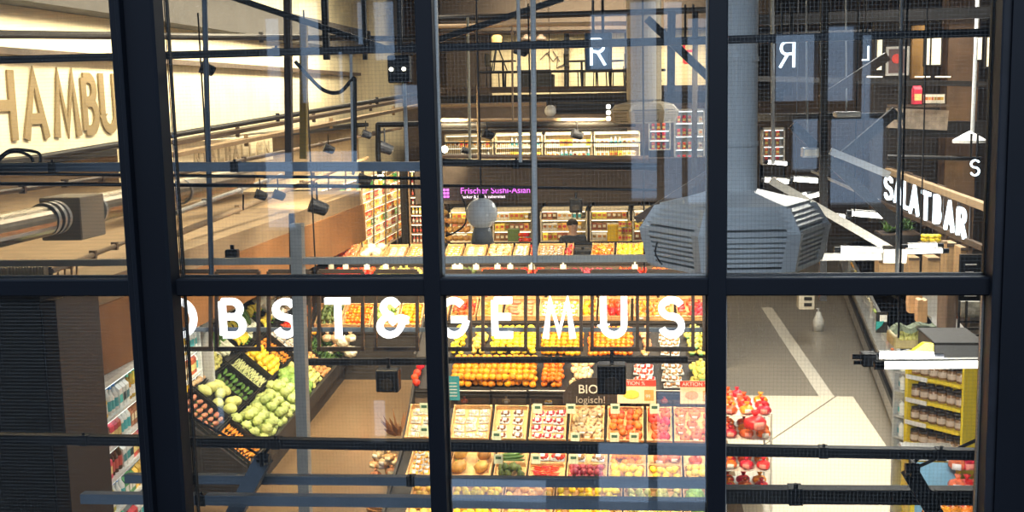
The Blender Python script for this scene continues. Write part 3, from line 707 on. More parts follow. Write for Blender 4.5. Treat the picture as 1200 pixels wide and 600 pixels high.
fruit('orange', .043, (.93, .34, .012)); fruit('mandarin', .036, (.9, .22, .01)); fruit('apple', .042, (.74, .13, .03), vary=.5); fruit('yellow_apple', .042, (.90, .62, .12), vary=.3)
fruit('lemon', .036, (.98, .72, .04), 'lemon'); fruit('tomato', .038, (.80, .06, .02), rough=.25); fruit('potato', .036, (.62, .42, .22), 'potato', .8)
fruit('onion', .038, (.62, .30, .10), rough=.35); fruit('red_onion', .036, (.42, .06, .09), rough=.35); fruit('garlic_bulb', .032, (.85, .74, .58), 'pumpkin', .6)
fruit('pumpkin', .085, (.55, .28, .07), 'pumpkin', .5, noise=.35, ns=8); fruit('pear', .04, (.70, .66, .2), 'pear'); fruit('yellow_pepper', .045, (.93, .62, .05), 'pepper', .25); fruit('red_pepper', .045, (.78, .05, .02), 'pepper', .25)
fruit('cabbage', .066, (.52, .62, .20), 'lettuce', .6, noise=.2, ns=14, sub=3); fruit('lettuce', .09, (.30, .48, .10), 'lettuce', .6, noise=.4, ns=30, sub=3); fruit('mushroom', .026, (.80, .68, .50), 'mushroom', .7)
fruit('avocado', .042, (.10, .14, .04), 'pear', .6); fruit('melon', .075, (.72, .74, .25), 'lemon', .5); fruit('grapefruit', .052, (.92, .50, .12)); fruit('cauliflower', .08, (.85, .80, .62), 'lettuce', .8, noise=.1, sub=3)
def longfruit(key, L, r, col, bend=.25, taper=.35, vary=.2, rough=.35):
    m = mat(key+'_skin', col, rough, noise=.12, nscale=18, vary=vary); mb = MB(); n = 9; k = 8; rings = []
    for i in range(n):
        t = i/(n-1)*2-1; rr = r*max(.12, (1-abs(t)**4))*(1-taper*(t+1)/2); a = t*bend*1.5
        c = Vector((L/2*t, L*bend*.5*(t*t), 0))
        rings.append([mb.bm.verts.new(c+Vector((0, rr*math.cos(j*2*math.pi/k), rr*math.sin(j*2*math.pi/k)))) for j in range(k)])
    for a_, b_ in zip(rings, rings[1:]):
        for j in range(k): mb.bm.faces.new((a_[j], a_[(j+1) % k], b_[(j+1) % k], b_[j]))
    mb.bm.faces.new(rings[0]); mb.bm.faces.new(rings[-1][::-1]); mb.mi = 1; mb.cyl((-L*.5, L*bend*.5, 0), (-L*.58, L*bend*.56, 0), r*.25, n=5)
    proto_mesh(key, mb, [m, GRN])
longfruit('cucumber', .26, .022, (.07, .17, .03), .12, .1); longfruit('chili_pepper', .13, .013, (.68, .03, .015), .3, .7); longfruit('carrot', .17, .018, (.9, .32, .03), .05, .65)
longfruit('courgette', .2, .025, (.12, .26, .05), .1, .1); longfruit('sweet_potato', .15, .035, (.55, .22, .12), .1, .4); longfruit('asparagus_stalk', .22, .010, (.62, .66, .30), .02, .2)
# banana hand, leek bundle, leafy herb, net bag, carton, jar, bottle, tray pack, sack, pineapple
mb = MB(); 
for k in range(5):
    a = (k-2)*.2; pts = [Vector((math.sin(a)*.05+ (k-2)*.012, y, .05-.9*(y-.02)**2*6)) for y in [i*.028-.07 for i in range(6)]]
    for i in range(5): mb.cyl(pts[i], pts[i+1], .016 if 0 < i else .010, .016 if i < 4 else .007, n=7)
mb.mi = 1; mb.cyl((0, -.07, .03), (0, -.1, .05), .012, n=6); proto_mesh('banana_hand', mb, [mat('banana_skin', (.92, .72, .07), .45, vary=.2), GRN])
mb = MB()
for k in range(7):
    a = k*.9; x = .014*math.cos(a); z = .014*math.sin(a); mb.mi = 0; mb.cyl((x, -.16, z), (x, 0, z), .012, n=7); mb.mi = 1; mb.cyl((x, 0, z), (x*3, .18, z*3+.02), .011, .017, n=6)
proto_mesh('leek_bundle', mb, [mat('leek_white', (.85, .85, .62), .5, vary=.1), mat('leek_green', (.18, .34, .08), .6, vary=.2)])
mb = MB()
random.seed(3)
for k in range(26):
    a = random.random()*6.28; t = random.random(); d = Vector((math.cos(a)*(.3+.7*t), math.sin(a)*(.3+.7*t), 1.1-.6*t)).normalized()*random.uniform(.09, .13); s_ = Vector((-d.y, d.x, 0)).normalized()*.022
    v = [mb.bm.verts.new(p) for p in ((0, 0, 0), d*.55+s_, d, d*.55-s_)]; mb.bm.faces.new(v)
    v = [mb.bm.verts.new(p) for p in (Vector((0, 0, -.003)), d*.55+s_*.9+Vector((0, 0, -.006)), d, d*.55-s_*.9+Vector((0, 0, -.006)))]; mb.bm.faces.new(v[::-1])
proto_mesh('leafy_bunch', mb, [mat('bunch_green', (.10, .20, .05), .6, noise=.3, vary=.35)], False)
def bag(key, col, col2, w=.075, h=.10, es=0):
    m = mat(key+'_net', col, .35, noise=.35, nscale=40, vary=.35); m2 = mat(key+'_tag', col2, .5); mb = MB(); v = mb.sph((0, 0, h*.42), 1, 2)
    warp(v, lambda c: (c.x*w*(1+.12*math.sin((c.z)*9+c.y*7)), c.y*w*.8*(1+.12*math.cos(c.x*8)), h*.42+(c.z-h*.42)*h*.5*(1+.1*math.sin(c.x*6))))
    mb.mi = 1; mb.box((-w*.45, -w*.92, h*.15), (w*.45, -w*.80, h*.62)); mb.mi = 0; mb.cyl((0, 0, h*.85), (0, 0, h*1.25), w*.12, w*.4, n=7)
    proto_mesh(key, mb, [m, m2])
bag('orange_net', (.92, .28, .03), (.9, .85, .8)); bag('red_net', (.75, .06, .03), (.9, .3, .25)); bag('potato_bag', (.66, .46, .26), (.85, .8, .7)); bag('onion_net', (.72, .34, .16), (.9, .8, .5)); bag('yellow_net', (.78, .70, .16), (.2, .45, .2)); bag('pasta_bag', (.86, .70, .38), (.8, .25, .15)); bag('salad_bag', (.30, .46, .12), (.8, .85, .75)); bag('pink_net', (.85, .24, .10), (.95, .9, .9))
mb = MB(); mb.box((-.075, -.055, 0), (.075, .055, .02), .004); mb.mi = 1
random.seed(5)
for k in range(14):
    mb.sph((random.uniform(-.055, .055), random.uniform(-.038, .038), .032), random.uniform(.016, .024), 1)
mb.mi = 2; mb.box((-.03, -.03, .052), (.03, .03, .054))
for key, c in (('mushroom_tray', (.82, .68, .48)), ('cherry_tomato_tray', (.78, .07, .03)), ('berry_tray', (.45, .03, .05)), ('nut_tray', (.45, .24, .1)), ('pepper_tray', (.88, .45, .06)), ('date_tray', (.25, .1, .05))):
    me = None
    b2 = MB(); b2.bm = mb.bm.copy(); proto_mesh(key, b2, [mat('punnet', (.55, .6, .62), .3), mat(key+'_fill', c, .4, vary=.2), WHITE])
mb.bm.free()
# jar with lid and label; bottle; carton; tub; packet
JC = []
def jar(key, glass, lid, lab):
    mb = MB(); mb.lathe([(0, 0), (.034, .001), (.038, .008), (.038, .075), (.030, .088)], 12); proto_mesh(key, mb, [glass]); mb = MB(); mb.lathe([(0, .086), (.034, .088), (.034, .105), (.031, .108), (0, .108)], 12); proto_mesh('lid', mb, [lid]); mb = MB(); mb.lathe([(.0385, .02), (.0385, .065)], 12); proto_mesh('jar_label', mb, [lab])
    JC.extend([('lid', PR['lid']), ('jar_label', PR['jar_label'])])
jar('honey_jar', mat('jar_amber', (.26, .14, .07), .2, vary=.2), mat('jar_lid', (.05, .04, .035), .3), mat('jar_label', (.62, .50, .40), .5))
def bottle(key, body, cap, lab, h=.26, r=.034):
    mb = MB(); mb.lathe([(0, 0), (r*.95, .002), (r, .01), (r, h*.6), (r*.4, h*.78), (r*.36, h*.93)], 10); mb.mi = 1; mb.lathe([(r*.42, h*.92), (r*.42, h), (0, h)], 10); mb.mi = 2; mb.lathe([(r*1.02, h*.15), (r*1.02, h*.5)], 10); proto_mesh(key, mb, [body, cap, lab])
bottle('red_bottle', mat('bottle_red', (.55, .08, .05), .2, vary=.4), WHITE, mat('label_cream', (.85, .8, .7), .5)); bottle('dark_bottle', mat('bottle_brown', (.13, .05, .02), .15, vary=.4), mat('cap_gold', (.8, .5, .1), .4), mat('label_red', (.7, .12, .08), .5))
bottle('juice_bottle', mat('bottle_yellow', (.92, .66, .1), .2, vary=.5), mat('cap_green', (.1, .45, .25), .4), mat('label_white', (.9, .9, .86), .5), .24, .038)
bottle('milk_bottle', mat('bottle_white', (.85, .86, .82), .3, vary=.1), mat('cap_blue', (.08, .25, .6), .4), mat('label_teal', (.1, .5, .55), .5), .24, .04)
def carton(key, c1, c2, w=.045, d=.035, h=.2):
    mb = MB(); mb.box((-w, -d, 0), (w, d, h*.8)); 
    v = [mb.bm.verts.new(p) for p in ((-w, -d, h*.8), (w, -d, h*.8), (w, d, h*.8), (-w, d, h*.8), (-w, 0, h*.97), (w, 0, h*.97))]
    for f in ((0, 1, 5, 4), (2, 3, 4, 5), (0, 4, 3), (1, 2, 5)): mb.bm.faces.new([v[i] for i in f])
    mb.box((-w, -.003, h*.96), (w, .003, h)); mb.mi = 1; mb.box((-w*.9, -d-.001, h*.2), (w*.9, d+.001, h*.55)); proto_mesh(key, mb, [c1, c2], False)
carton('juice_carton', mat('carton_yellow', (.9, .62, .08), .4, vary=.6), mat('carton_panel', (.9, .88, .8), .5)); carton('milk_carton', mat('carton_white', (.86, .88, .86), .4, vary=.1), mat('carton_teal', (.08, .45, .5), .5, vary=.9))
carton('red_carton', mat('carton_red', (.75, .08, .05), .4, vary=.5), mat('carton_panel2', (.95, .8, .3), .5, vary=.3)); carton('green_carton', mat('carton_green', (.1, .4, .12), .4, vary=.4), MATS['carton_panel'])
def packet(key, c1, c2, w=.06, h=.17):
    mb = MB(); prof = [(-w, 0), (w, 0), (w*1.02, h*.05), (w*.96, h*.5), (w*1.02, h*.95), (w, h), (-w, h), (-w*1.02, h*.95), (-w*.96, h*.5), (-w*1.02, h*.05)]
    mb.prism(prof, -.02, .02); mb.box((-w*.8, -.032, h*.1), (w*.8, .032, h*.85), .008); mb.mi = 1; mb.box((-w*.6, -.034, h*.35), (w*.6, .034, h*.7)); proto_mesh(key, mb, [c1, c2], False)
packet('crisps_packet', mat('packet_yellow', (.95, .66, .12), .35, vary=.7), mat('packet_red', (.8, .15, .08), .4, vary=.5)); packet('coffee_packet', mat('packet_brown', (.4, .16, .06), .35, vary=.5), mat('packet_cream', (.92, .84, .6), .4)); packet('white_packet', mat('packet_white', (.9, .84, .72), .35, vary=.15), mat('packet_orange', (.92, .45, .1), .4, vary=.8))
NITEM = 0
COMP = {'honey_jar': JC}
FIRST = {}
def item(kind, loc, label, group, rot=None, sc=1, cat_=None):
    global NITEM
    NITEM += 1
    if kind not in FIRST:
        o = bpy.data.objects.new(kind, PR[kind]); FIRST[kind] = o
    else: o = FIRST[kind].copy()
    COL.objects.link(o); o.location = loc; o.scale = (sc, sc, sc)
    o.rotation_euler = rot if rot is not None else (random.uniform(-.5, .5), random.uniform(-.5, .5), random.uniform(0, 6.28))
    if kind in COMP:
        for nm, me in COMP[kind]: ch = bpy.data.objects.new(nm, me); COL.objects.link(ch); ch.parent = o
    tag(o, label, cat_ or CATS.get(kind, kind.replace('_', ' ')), group); return o
CATS = {'banana_hand': 'bananas', 'leek_bundle': 'leek', 'leafy_bunch': 'herbs', 'honey_jar': 'jar', 'red_bottle': 'bottle', 'dark_bottle': 'bottle', 'juice_bottle': 'bottle', 'milk_bottle': 'bottle', 'juice_carton': 'carton', 'milk_carton': 'carton', 'red_carton': 'carton', 'green_carton': 'carton',
        'crisps_packet': 'packet', 'coffee_packet': 'packet', 'white_packet': 'packet', 'mandarin': 'orange', 'mushroom_tray': 'mushroom tray', 'garlic_bulb': 'garlic'}
PITCH = {'orange': .072, 'mandarin': .062, 'apple': .072, 'yellow_apple': .078, 'lemon': .08, 'tomato': .07, 'potato': .08, 'onion': .07, 'red_onion': .068, 'garlic_bulb': .06, 'pumpkin': .16, 'pear': .08, 'yellow_pepper': .085, 'red_pepper': .085,
         'cabbage': .122, 'lettuce': .16, 'mushroom': .05, 'avocado': .08, 'melon': .15, 'grapefruit': .1, 'cauliflower': .15, 'orange_net': .13, 'red_net': .13, 'potato_bag': .13, 'onion_net': .13, 'yellow_net': .13, 'pasta_bag': .13, 'salad_bag': .13, 'pink_net': .13,
         'mushroom_tray': (.155, .12), 'cherry_tomato_tray': (.155, .12), 'berry_tray': (.155, .12), 'nut_tray': (.155, .12), 'pepper_tray': (.155, .12), 'date_tray': (.155, .12), 'leafy_bunch': .11, 'banana_hand': (.14, .2), 'leek_bundle': (.08, .34),
         'cucumber': (.25, .05), 'chili_pepper': (.13, .03), 'carrot': (.16, .04), 'courgette': (.2, .055), 'sweet_potato': (.15, .07), 'asparagus_stalk': (.22, .022)}
HGT = {'pumpkin': .06, 'cabbage': .07, 'lettuce': .07, 'melon': .06, 'cauliflower': .06}
TRAYISH = ('_tray', '_net', '_bag')
class Slope:
    """a tilted shelf: front line (Yf,Zf) to back line (Yb,Zb), running along X (or along Y for the side stand)"""
    def __init__(s, Yf, Zf, Yb, Zb, side=False, piv=None, ang=0):
        s.piv = piv; s.rz = Matrix.Rotation(ang, 3, 'Z')
        s.f = Vector((0, Yf, Zf)); s.d = Vector((0, Yb-Yf, Zb-Zf)); s.L = s.d.length; s.d.normalize(); s.u = Vector((1, 0, 0)); s.n = s.u.cross(s.d)
        if side: s.f = Vector((Yf, 0, Zf)); s.d = Vector((Yb-Yf, 0, Zb-Zf)).normalized(); s.u = Vector((0, 1, 0)); s.n = s.u.cross(s.d)*1; s.n = s.n if s.n.z > 0 else -s.n
        s.rot = Matrix((s.u if not side else s.u, s.d, s.n)).transposed()
        if s.rot.determinant() < 0: s.rot = Matrix((-s.u, s.d, s.n)).transposed()
        if piv is not None: s.rot = s.rz @ s.rot
        s.eul = s.rot.to_euler()
    def at(s, u, v, n=0):
        q = s.f+s.u*u+s.d*v+s.n*n
        return q if s.piv is None else s.piv+s.rz @ (q-s.piv)
def fill(S, u0, u1, v0, v1, kind, label, group, n0=.0, layers=1, sc=1, sortrot=None):
    p = PITCH[kind]; pu, pv = (p if isinstance(p, tuple) else (p, p)); pu *= sc; pv *= sc
    box = isinstance(p, tuple)
    nu = max(1, int((u1-u0)/pu)); nv = max(1, int((v1-v0)/pv)); h = HGT.get(kind, min(pu, pv)*.45)*sc
    bagish = kind.endswith(TRAYISH[1:]) or kind.endswith('_tray')
    for l in range(layers):
        for i in range(nu-(l % 2)):
            for j in range(nv-(l % 2 if nv > 1 else 0)):
                jt = .12 if box or l else .3; u = u0+(u1-u0)*(i+.5+(.5*(l % 2)))/nu+random.uniform(-jt, jt)*pu; v = v0+(v1-v0)*(j+.5+(.5*(l % 2) if nv > 1 else 0))/nv+random.uniform(-jt, jt)*pv
                n = n0+(0 if bagish or kind == 'leafy_bunch' else h)+l*h*1.45+random.uniform(-.1, .1)*h
                if bagish or box or kind == 'leafy_bunch':
                    r = (S.rot @ Matrix.Rotation(random.uniform(-.2, .2), 3, 'Z') @ Matrix.Rotation(random.uniform(-.06, .06), 3, 'X')).to_euler()
                else: r = None
                item(kind, S.at(u, v, n), label, group, r, sc*random.uniform(.93, 1.08))
# crates ------------------------------------------------------------
def crate_mesh(key, w, d, h, wood):
    mb = MB(); t = .008
    mb.box((-w/2, -d/2, 0), (w/2, d/2, t))
    for s_ in (-1, 1):
        for k in (0, 1):
            z0 = .008+k*(h*.5); mb.box((-w/2, s_*(d/2-t/2)-t/2, z0), (w/2, s_*(d/2-t/2)+t/2, z0+h*.38)); mb.box((s_*(w/2-t/2)-t/2, -d/2, z0), (s_*(w/2-t/2)+t/2, d/2, z0+h*.38))
        for q in (-1, 1): mb.box((s_*(w/2-t)-.012, q*(d/2-t)-.012, 0), (s_*(w/2-t)+.012, q*(d/2-t)+.012, h))
    proto_mesh(key, mb, [wood], False)
def crate(S, u0, u1, v0, v1, h, label, group=None, m=None):
    key = 'produce_crate_%d_%d_%d_%s' % (round((u1-u0)*100), round((v1-v0)*100), h*100, (m or PINE).name)
    if key not in PR: crate_mesh(key, u1-u0, v1-v0, h, m or PINE)
    o = bpy.data.objects.new('produce_crate', PR[key]); COL.objects.link(o); o.location = S.at((u0+u1)/2, (v0+v1)/2, 0); o.rotation_euler = S.eul
    return tag(o, label, 'crate', group)
def row(S, segs, pyref, Yref, name, crates=True, layers=1, h=.09, m=None, rear=False, tsc=.74):
    """segs: (px0, px1, kind, words)"""
    for px0, px1, kind, words in segs:
        u0, u1 = P(px0, pyref, Yref).x+.01, P(px1, pyref, Yref).x-.01
        g = words+' in the '+name
        if crates: crate(S, u0, u1, .015, S.L-.02, h, 'crate of '+words+' in the '+name, m=m)
        k = .02
        fill(S, u0+k, u1-k, .03, S.L-.04, kind, 'one of the '+words+' lying in the '+name, g, n0=.015, layers=layers, sc=tsc if kind.endswith('_tray') else (.82 if kind.endswith(('_net', '_bag')) else 1))
# ================================================================== STANDS
STB = mat('stand_black', (.03, .026, .024), .5, noise=.2); STG = mat('stand_brown', (.16, .11, .075), .5)
CLR = thin_glass('bin_acrylic', .03, (.93, .92, .9), .05)
def stand(loc, label, rows, x0, x1, yback, m=STB, foot=0):
    e = empty('produce_stand', loc, label, 'produce stand'); L = Vector(loc)
    for S in rows:
        a, b_ = S.at(x0, -.03, -.012), S.at(x1, S.L+.02, -.012)
        mb = MB(); v = [S.at(x0, -.03, -.004), S.at(x1, -.03, -.004), S.at(x1, S.L, -.004), S.at(x0, S.L, -.004)]; v2 = [q-S.n*.03 for q in v]
        V = [mb.bm.verts.new(q-L) for q in v+v2]
        for f in ((0, 1, 2, 3), (7, 6, 5, 4), (0, 4, 5, 1), (1, 5, 6, 2), (2, 6, 7, 3), (3, 7, 4, 0)): mb.bm.faces.new([V[i] for i in f])
        mb.build('shelf', m, e)
        MB().box(S.at(x0, -.05, -.07)-L, S.at(x1, -.05, -.07)-L+Vector((0, .02, .10))).build('front_rail', m, e)
    for r0, r1 in zip(rows, rows[1:]):
        MB().box(Vector((x0, r1.f.y, r0.at(0, r0.L).z-.05))-L, Vector((x1, r1.f.y+.03, r1.f.z-.02))-L).build('riser', STG, e)
    r0 = rows[0]; MB().box(Vector((x0, r0.f.y+.02, foot))-L, Vector((x1, r0.f.y+.06, r0.f.z-.03))-L).build('front_panel', m, e)
    for x in (x0-.03, x1):
        poly = [(r0.f.y, foot)]
        for S in rows: poly += [(S.f.y, S.f.z+.05), (S.at(0, S.L).y, S.at(0, S.L).z+.05)]
        poly += [(yback, rows[-1].at(0, rows[-1].L).z), (yback, foot)]
        mb = MB(); 
        va = [mb.bm.verts.new((x-L.x, p[0]-L.y, p[1]-L.z)) for p in poly]; vb = [mb.bm.verts.new((x+.03-L.x, p[0]-L.y, p[1]-L.z)) for p in poly]
        mb.bm.faces.new(va); mb.bm.faces.new(vb[::-1])
        for i in range(len(poly)): mb.bm.faces.new((va[i], vb[i], vb[(i+1) % len(poly)], va[(i+1) % len(poly)]))
        mb.build('side_panel', m, e)
    MB().box(Vector((x0, yback-.03, foot))-L, Vector((x1, yback, rows[-1].at(0, rows[-1].L).z))-L).build('back_panel', m, e)
    return e
def z_of(py, Y, px=640): return P(px, py, Y).z
def slope(pyf, Yf, pyb, Yb): return Slope(Yf, z_of(pyf, Yf), Yb, z_of(pyb, Yb))
# ---- front stand
A0 = slope(612, 10.9, 572, 11.35); A1 = slope(566, 11.45, 530, 11.95); A2 = slope(521, 12.0, 479, 12.42); A3 = slope(458, 12.6, 425, 13.05)
xa0, xa1 = P(474, 500, 12.0).x, P(842, 500, 12.0).x
stand((xa0, 10.9, 0), 'big stepped fruit stand in the centre, full of produce, under the lit letters', [A0, A1, A2, A3], xa0, xa1, 13.2)
row(A0, [(480, 527, 'yellow_apple', 'yellow apples'), (528, 590, 'lemon', 'lemons'), (590, 650, 'grapefruit', 'grapefruit'), (650, 730, 'lemon', 'bright lemons'), (730, 800, 'pear', 'pears'), (800, 838, 'lettuce', 'lettuces')], 590, 11.1, 'lowest row of the front stand')
row(A1, [(478, 526, 'white_packet' if 0 else 'pepper_tray', 'packed snack peppers'), (527, 577, 'pumpkin', 'mottled pumpkins')], 548, 11.6, 'second row of the front stand', h=.07)
Vm = A1.L*.5
def halfrow(S, segs, v0, v1, name):
    for px0, px1, kind, words in segs:
        u0, u1 = P(px0, 548, 11.6).x+.008, P(px1, 548, 11.6).x-.008
        crate(S, u0, u1, v0, v1, .06, 'crate of '+words+' in the '+name); fill(S, u0+.02, u1-.02, v0+.015, v1-.015, kind, 'one of the '+words+' lying in the '+name, words+' in the '+name, n0=.012, layers=1 if kind.endswith(('tray', 'net', 'bag')) else 2)
halfrow(A1, [(579, 618, 'avocado', 'dark avocados'), (619, 663, 'chili_pepper', 'red chilies'), (664, 712, 'red_onion', 'red onions'), (713, 757, 'yellow_pepper', 'yellow peppers'), (758, 800, 'lemon', 'pale lemons'), (801, 836, 'yellow_apple', 'golden apples')], 0, Vm, 'front half of the second row')
halfrow(A1, [(579, 618, 'cucumber', 'cucumbers'), (619, 663, 'cherry_tomato_tray', 'cherry tomato trays'), (664, 712, 'nut_tray', 'nut trays'), (713, 757, 'orange', 'small oranges'), (758, 800, 'pink_net', 'pink netted fruit'), (801, 836, 'red_net', 'red netted fruit')], Vm+.01, A1.L, 'rear half of the second row')
row(A2, [(478, 524, 'mushroom_tray', 'pale mushroom trays'), (529, 576, 'mushroom_tray', 'cream mushroom trays'), (578, 619, 'date_tray', 'brown fruit trays'), (621, 665, 'berry_tray', 'red berry trays'), (711, 755, 'apple', 'red and yellow apples'), (757, 788, 'red_net', 'red netted apples'), (789, 838, 'pink_net', 'pink netted apples')], 500, 12.2, 'third row of the front stand', layers=1, h=.08)
row(A2, [(667, 709, 'potato_bag', 'garlic and potato bags')], 500, 12.2, 'third row of the front stand', layers=2)
row(A3, [(529, 632, 'orange', 'oranges'), (633, 664, 'mandarin', 'mandarins')], 440, 12.8, 'heap on the top tier of the front stand', crates=False, layers=3)
row(A3, [(666, 700, 'pasta_bag', 'cream bags'), (737, 771, 'cherry_tomato_tray', 'tomato trays'), (773, 803, 'nut_tray', 'packed nuts'), (805, 838, 'yellow_net', 'yellow-green nets')], 440, 12.8, 'top tier of the front stand', crates=False, layers=2)
row(A3, [(478, 500, 'red_pepper', 'red peppers')], 440, 12.8, 'top tier beside the mullion', crates=False, layers=2)
# clear bins between third row and top tier
for i, (a, b_) in enumerate(((530, 574), (576, 617), (620, 664), (667, 710), (712, 755), (757, 800))):
    p0, p1 = P(a, 474, 12.5), P(b_, 458, 12.5); e = empty('clear_bin', p0, ('first', 'second', 'third', 'fourth', 'fifth', 'sixth')[i]+' clear plastic bin from the left, over the third row of the front stand', 'bin', 'clear plastic bins'); W_, H_ = p1.x-p0.x, p1.z-p0.z
    mb = MB(); mb.box((0, 0, 0), (W_, .006, H_)).box((0, 0, 0), (.006, .1, H_)).box((W_-.006, 0, 0), (W_, .1, H_)); mb.build('clear_front', CLR, e)
    MB().bar((0, 0, H_), (W_, 0, H_), .008, .008).build('rim', WHITE, e)
    item(('red_net', 'potato_bag', 'pepper_tray', 'onion_net', 'yellow_net', 'red_net')[i], p0+Vector((W_*(.3+.1*(i % 3)), .06, 0)), 'pack lying in the '+('first', 'second', 'third', 'fourth', 'fifth', 'sixth')[i]+' clear bin', None, (0, 0, .1), .6)
# ---- stand B behind the letters
B1 = slope(420, 14.4, 385, 14.98); B2 = slope(377, 15.1, 354, 15.5); B3 = slope(351, 15.6, 333, 16.0)
xb0, xb1 = P(497, 390, 15).x, P(842, 390, 15).x
stand((xb0, 14.6, 0), 'long stepped fruit stand behind the lit letters', [B1, B2, B3], xb0, xb1, 16.2)
row(B1, [(527, 552, 'lemon', 'lemons'), (553, 575, 'yellow_apple', 'yellow apples'), (576, 632, 'lemon', 'large lemons'), (633, 686, 'orange', 'oranges'), (687, 745, 'mandarin', 'deep orange mandarins'), (746, 768, 'white_packet' if 0 else 'onion_net', 'onion nets'), (769, 800, 'nut_tray', 'nut packs'), (801, 838, 'yellow_net', 'yellow nets')], 396, 14.8, 'lower row behind the letters', crates=False, layers=2)
row(B2, [(500, 528, 'lettuce', 'dark lettuces'), (530, 560, 'apple', 'red apples'), (561, 590, 'carrot', 'carrots'), (592, 630, 'sweet_potato', 'sweet potatoes'), (632, 680, 'pepper_tray', 'pepper trays'), (682, 700, 'orange', 'loose oranges'), (701, 740, 'red_pepper', 'red peppers'), (742, 790, 'orange_net', 'orange nets'), (792, 838, 'red_net', 'red nets')], 366, 15.3, 'middle row behind the letters', crates=True, layers=1)
row(B3, [(530, 590, 'pasta_bag', 'cream packs'), (592, 640, 'orange_net', 'orange nets'), (642, 700, 'pepper_tray', 'yellow packs'), (702, 770, 'apple', 'mixed apples'), (772, 838, 'yellow_net', 'greenish nets')], 345, 15.8, 'top row behind the letters', crates=True, layers=1)
# ---- low stand left of stand B, across the end of the brown aisle
D1 = slope(386, 17.6, 359, 18.05)
xd0, xd1 = P(366, 370, 17.8).x, P(497, 370, 17.8).x
stand((xd0, 17.6, 0), 'low black fruit table across the far end of the brown aisle', [D1], xd0, xd1, 18.2)
row(D1, [(372, 403, 'avocado', 'dark avocados'), (404, 437, 'mandarin', 'deep orange mandarins'), (438, 468, 'lettuce', 'dark lettuces'), (469, 496, 'orange', 'oranges')], 372, 17.8, 'low table at the aisle end', crates=True, layers=2)
for i in range(8): item('potato_bag' if i % 3 else 'cauliflower', P(384+(i % 4)*9, 412-(i//4)*12, 17.3), 'pale sack heaped before the low aisle-end table', 'pale heap before the low table', (0, 0, i), 1.3)
# ---- stand C, further back
C1 = slope(329, 18.5, 317, 18.95); C2 = slope(305, 19.1, 290, 19.6)
xc0, xc1 = P(365, 310, 19).x, P(845, 310, 19).x
stand((xc0, 18.5, 0), 'third fruit stand with hanging price tags, in front of the far chillers', [C1, C2], xc0, xc1, 19.9)
row(C1, [(378, 440, 'red_pepper', 'red peppers'), (442, 498, 'yellow_net', 'yellow nets'), (522, 560, 'avocado', 'dark avocados'), (562, 640, 'tomato', 'tomatoes'), (642, 720, 'red_onion', 'red onions'), (722, 760, 'tomato', 'bright tomatoes'), (762, 838, 'apple', 'apples')], 322, 18.8, 'shaded lower row of the third stand', crates=False, layers=1)
row(C2, [(372, 386, 'orange_net', 'orange nets'), (388, 420, 'pink_net', 'pink nets'), (422, 452, 'cauliflower', 'white cauliflowers'), (453, 476, 'mushroom_tray', 'mushroom trays'), (478, 500, 'pepper_tray', 'orange packs'), (522, 542, 'pepper_tray', 'orange trays'), (544, 570, 'mushroom_tray', 'pale trays'), (572, 600, 'pasta_bag', 'cream bags'), (602, 620, 'garlic_bulb', 'garlic bulbs'), (622, 628, 'red_pepper', 'red peppers'), (630, 662, 'nut_tray', 'nut trays'), (664, 672, 'red_net', 'red nets'), (693, 720, 'orange_net', 'orange bags'), (722, 756, 'yellow_pepper', 'yellow peppers'), (758, 838, 'melon', 'melons')], 297, 19.3, 'bright upper row of the third stand', crates=True, layers=1)
print('ITEMS', NITEM)
TAGC = mat('price_card', (.95, .9, .68), .5, emit=None)
for px in (388, 405, 430, 452, 533, 539, 558, 583, 598, 623, 660, 744):
    t = 18.4/FPX; o = MB().box((-3.4*t, 0, -3*t), (3.4*t, .004, 3*t)).box((-1*t, .001, 3*t), (1*t, .003, 6*t)).build('price_card', TAGC); o.location = P(px, 313, 18.4); tag(o, 'small pale price card hanging in the dark gap of the third stand', 'price card', 'hanging price cards')
# long black shelf edge above stand C
bar_thing('shelf_edge', (515, 287), (760, 286), 5, BLACK, 'long black shelf edge over the third stand, before the person', 'shelf', 20.2)
# ---- vegetable stand at the left (runs in depth)
VF, VB = (-4.60, .34), (-5.85, 1.42); VPIV = Vector((-4.55, 12.15, 0)); VANG = .07; SV = Slope(VF[0], VF[1], VB[0], VB[1], True, VPIV, VANG)
e = empty('vegetable_stand', VPIV+Matrix.Rotation(VANG, 3, 'Z') @ (Vector((-4.5, 13, 0))-VPIV), 'black sloping vegetable stand along the left of the brown aisle', 'produce stand', rz=VANG)
def vq(name, pts, th, m, y0, y1):
    mb = MB(); va = [mb.bm.verts.new((x+4.5, y0-13, z)) for x, z in pts]; vb = [mb.bm.verts.new((x+4.5, y1-13, z)) for x, z in pts]
    mb.bm.faces.new(va); mb.bm.faces.new(vb[::-1])
    for i in range(len(pts)): mb.bm.faces.new((va[i], vb[i], vb[(i+1) % len(pts)], va[(i+1) % len(pts)]))
    mb.build(name, m, e)
vq('base', [(-4.56, 0), (-4.56, .33), (-5.85, 1.40), (-5.95, 1.40), (-5.95, 0)], 0, STB, 12.1, 20.2)
vq('front_rail', [(-4.50, .24), (-4.50, .42), (-4.55, .42), (-4.55, .24)], 0, STB, 12.1, 20.2)
BCR = mat('black_crate', (.02, .02, .018), .4)
bands = [(0, SV.L*.33), (SV.L*.335, SV.L*.66), (SV.L*.665, SV.L)]
yy = 12.15
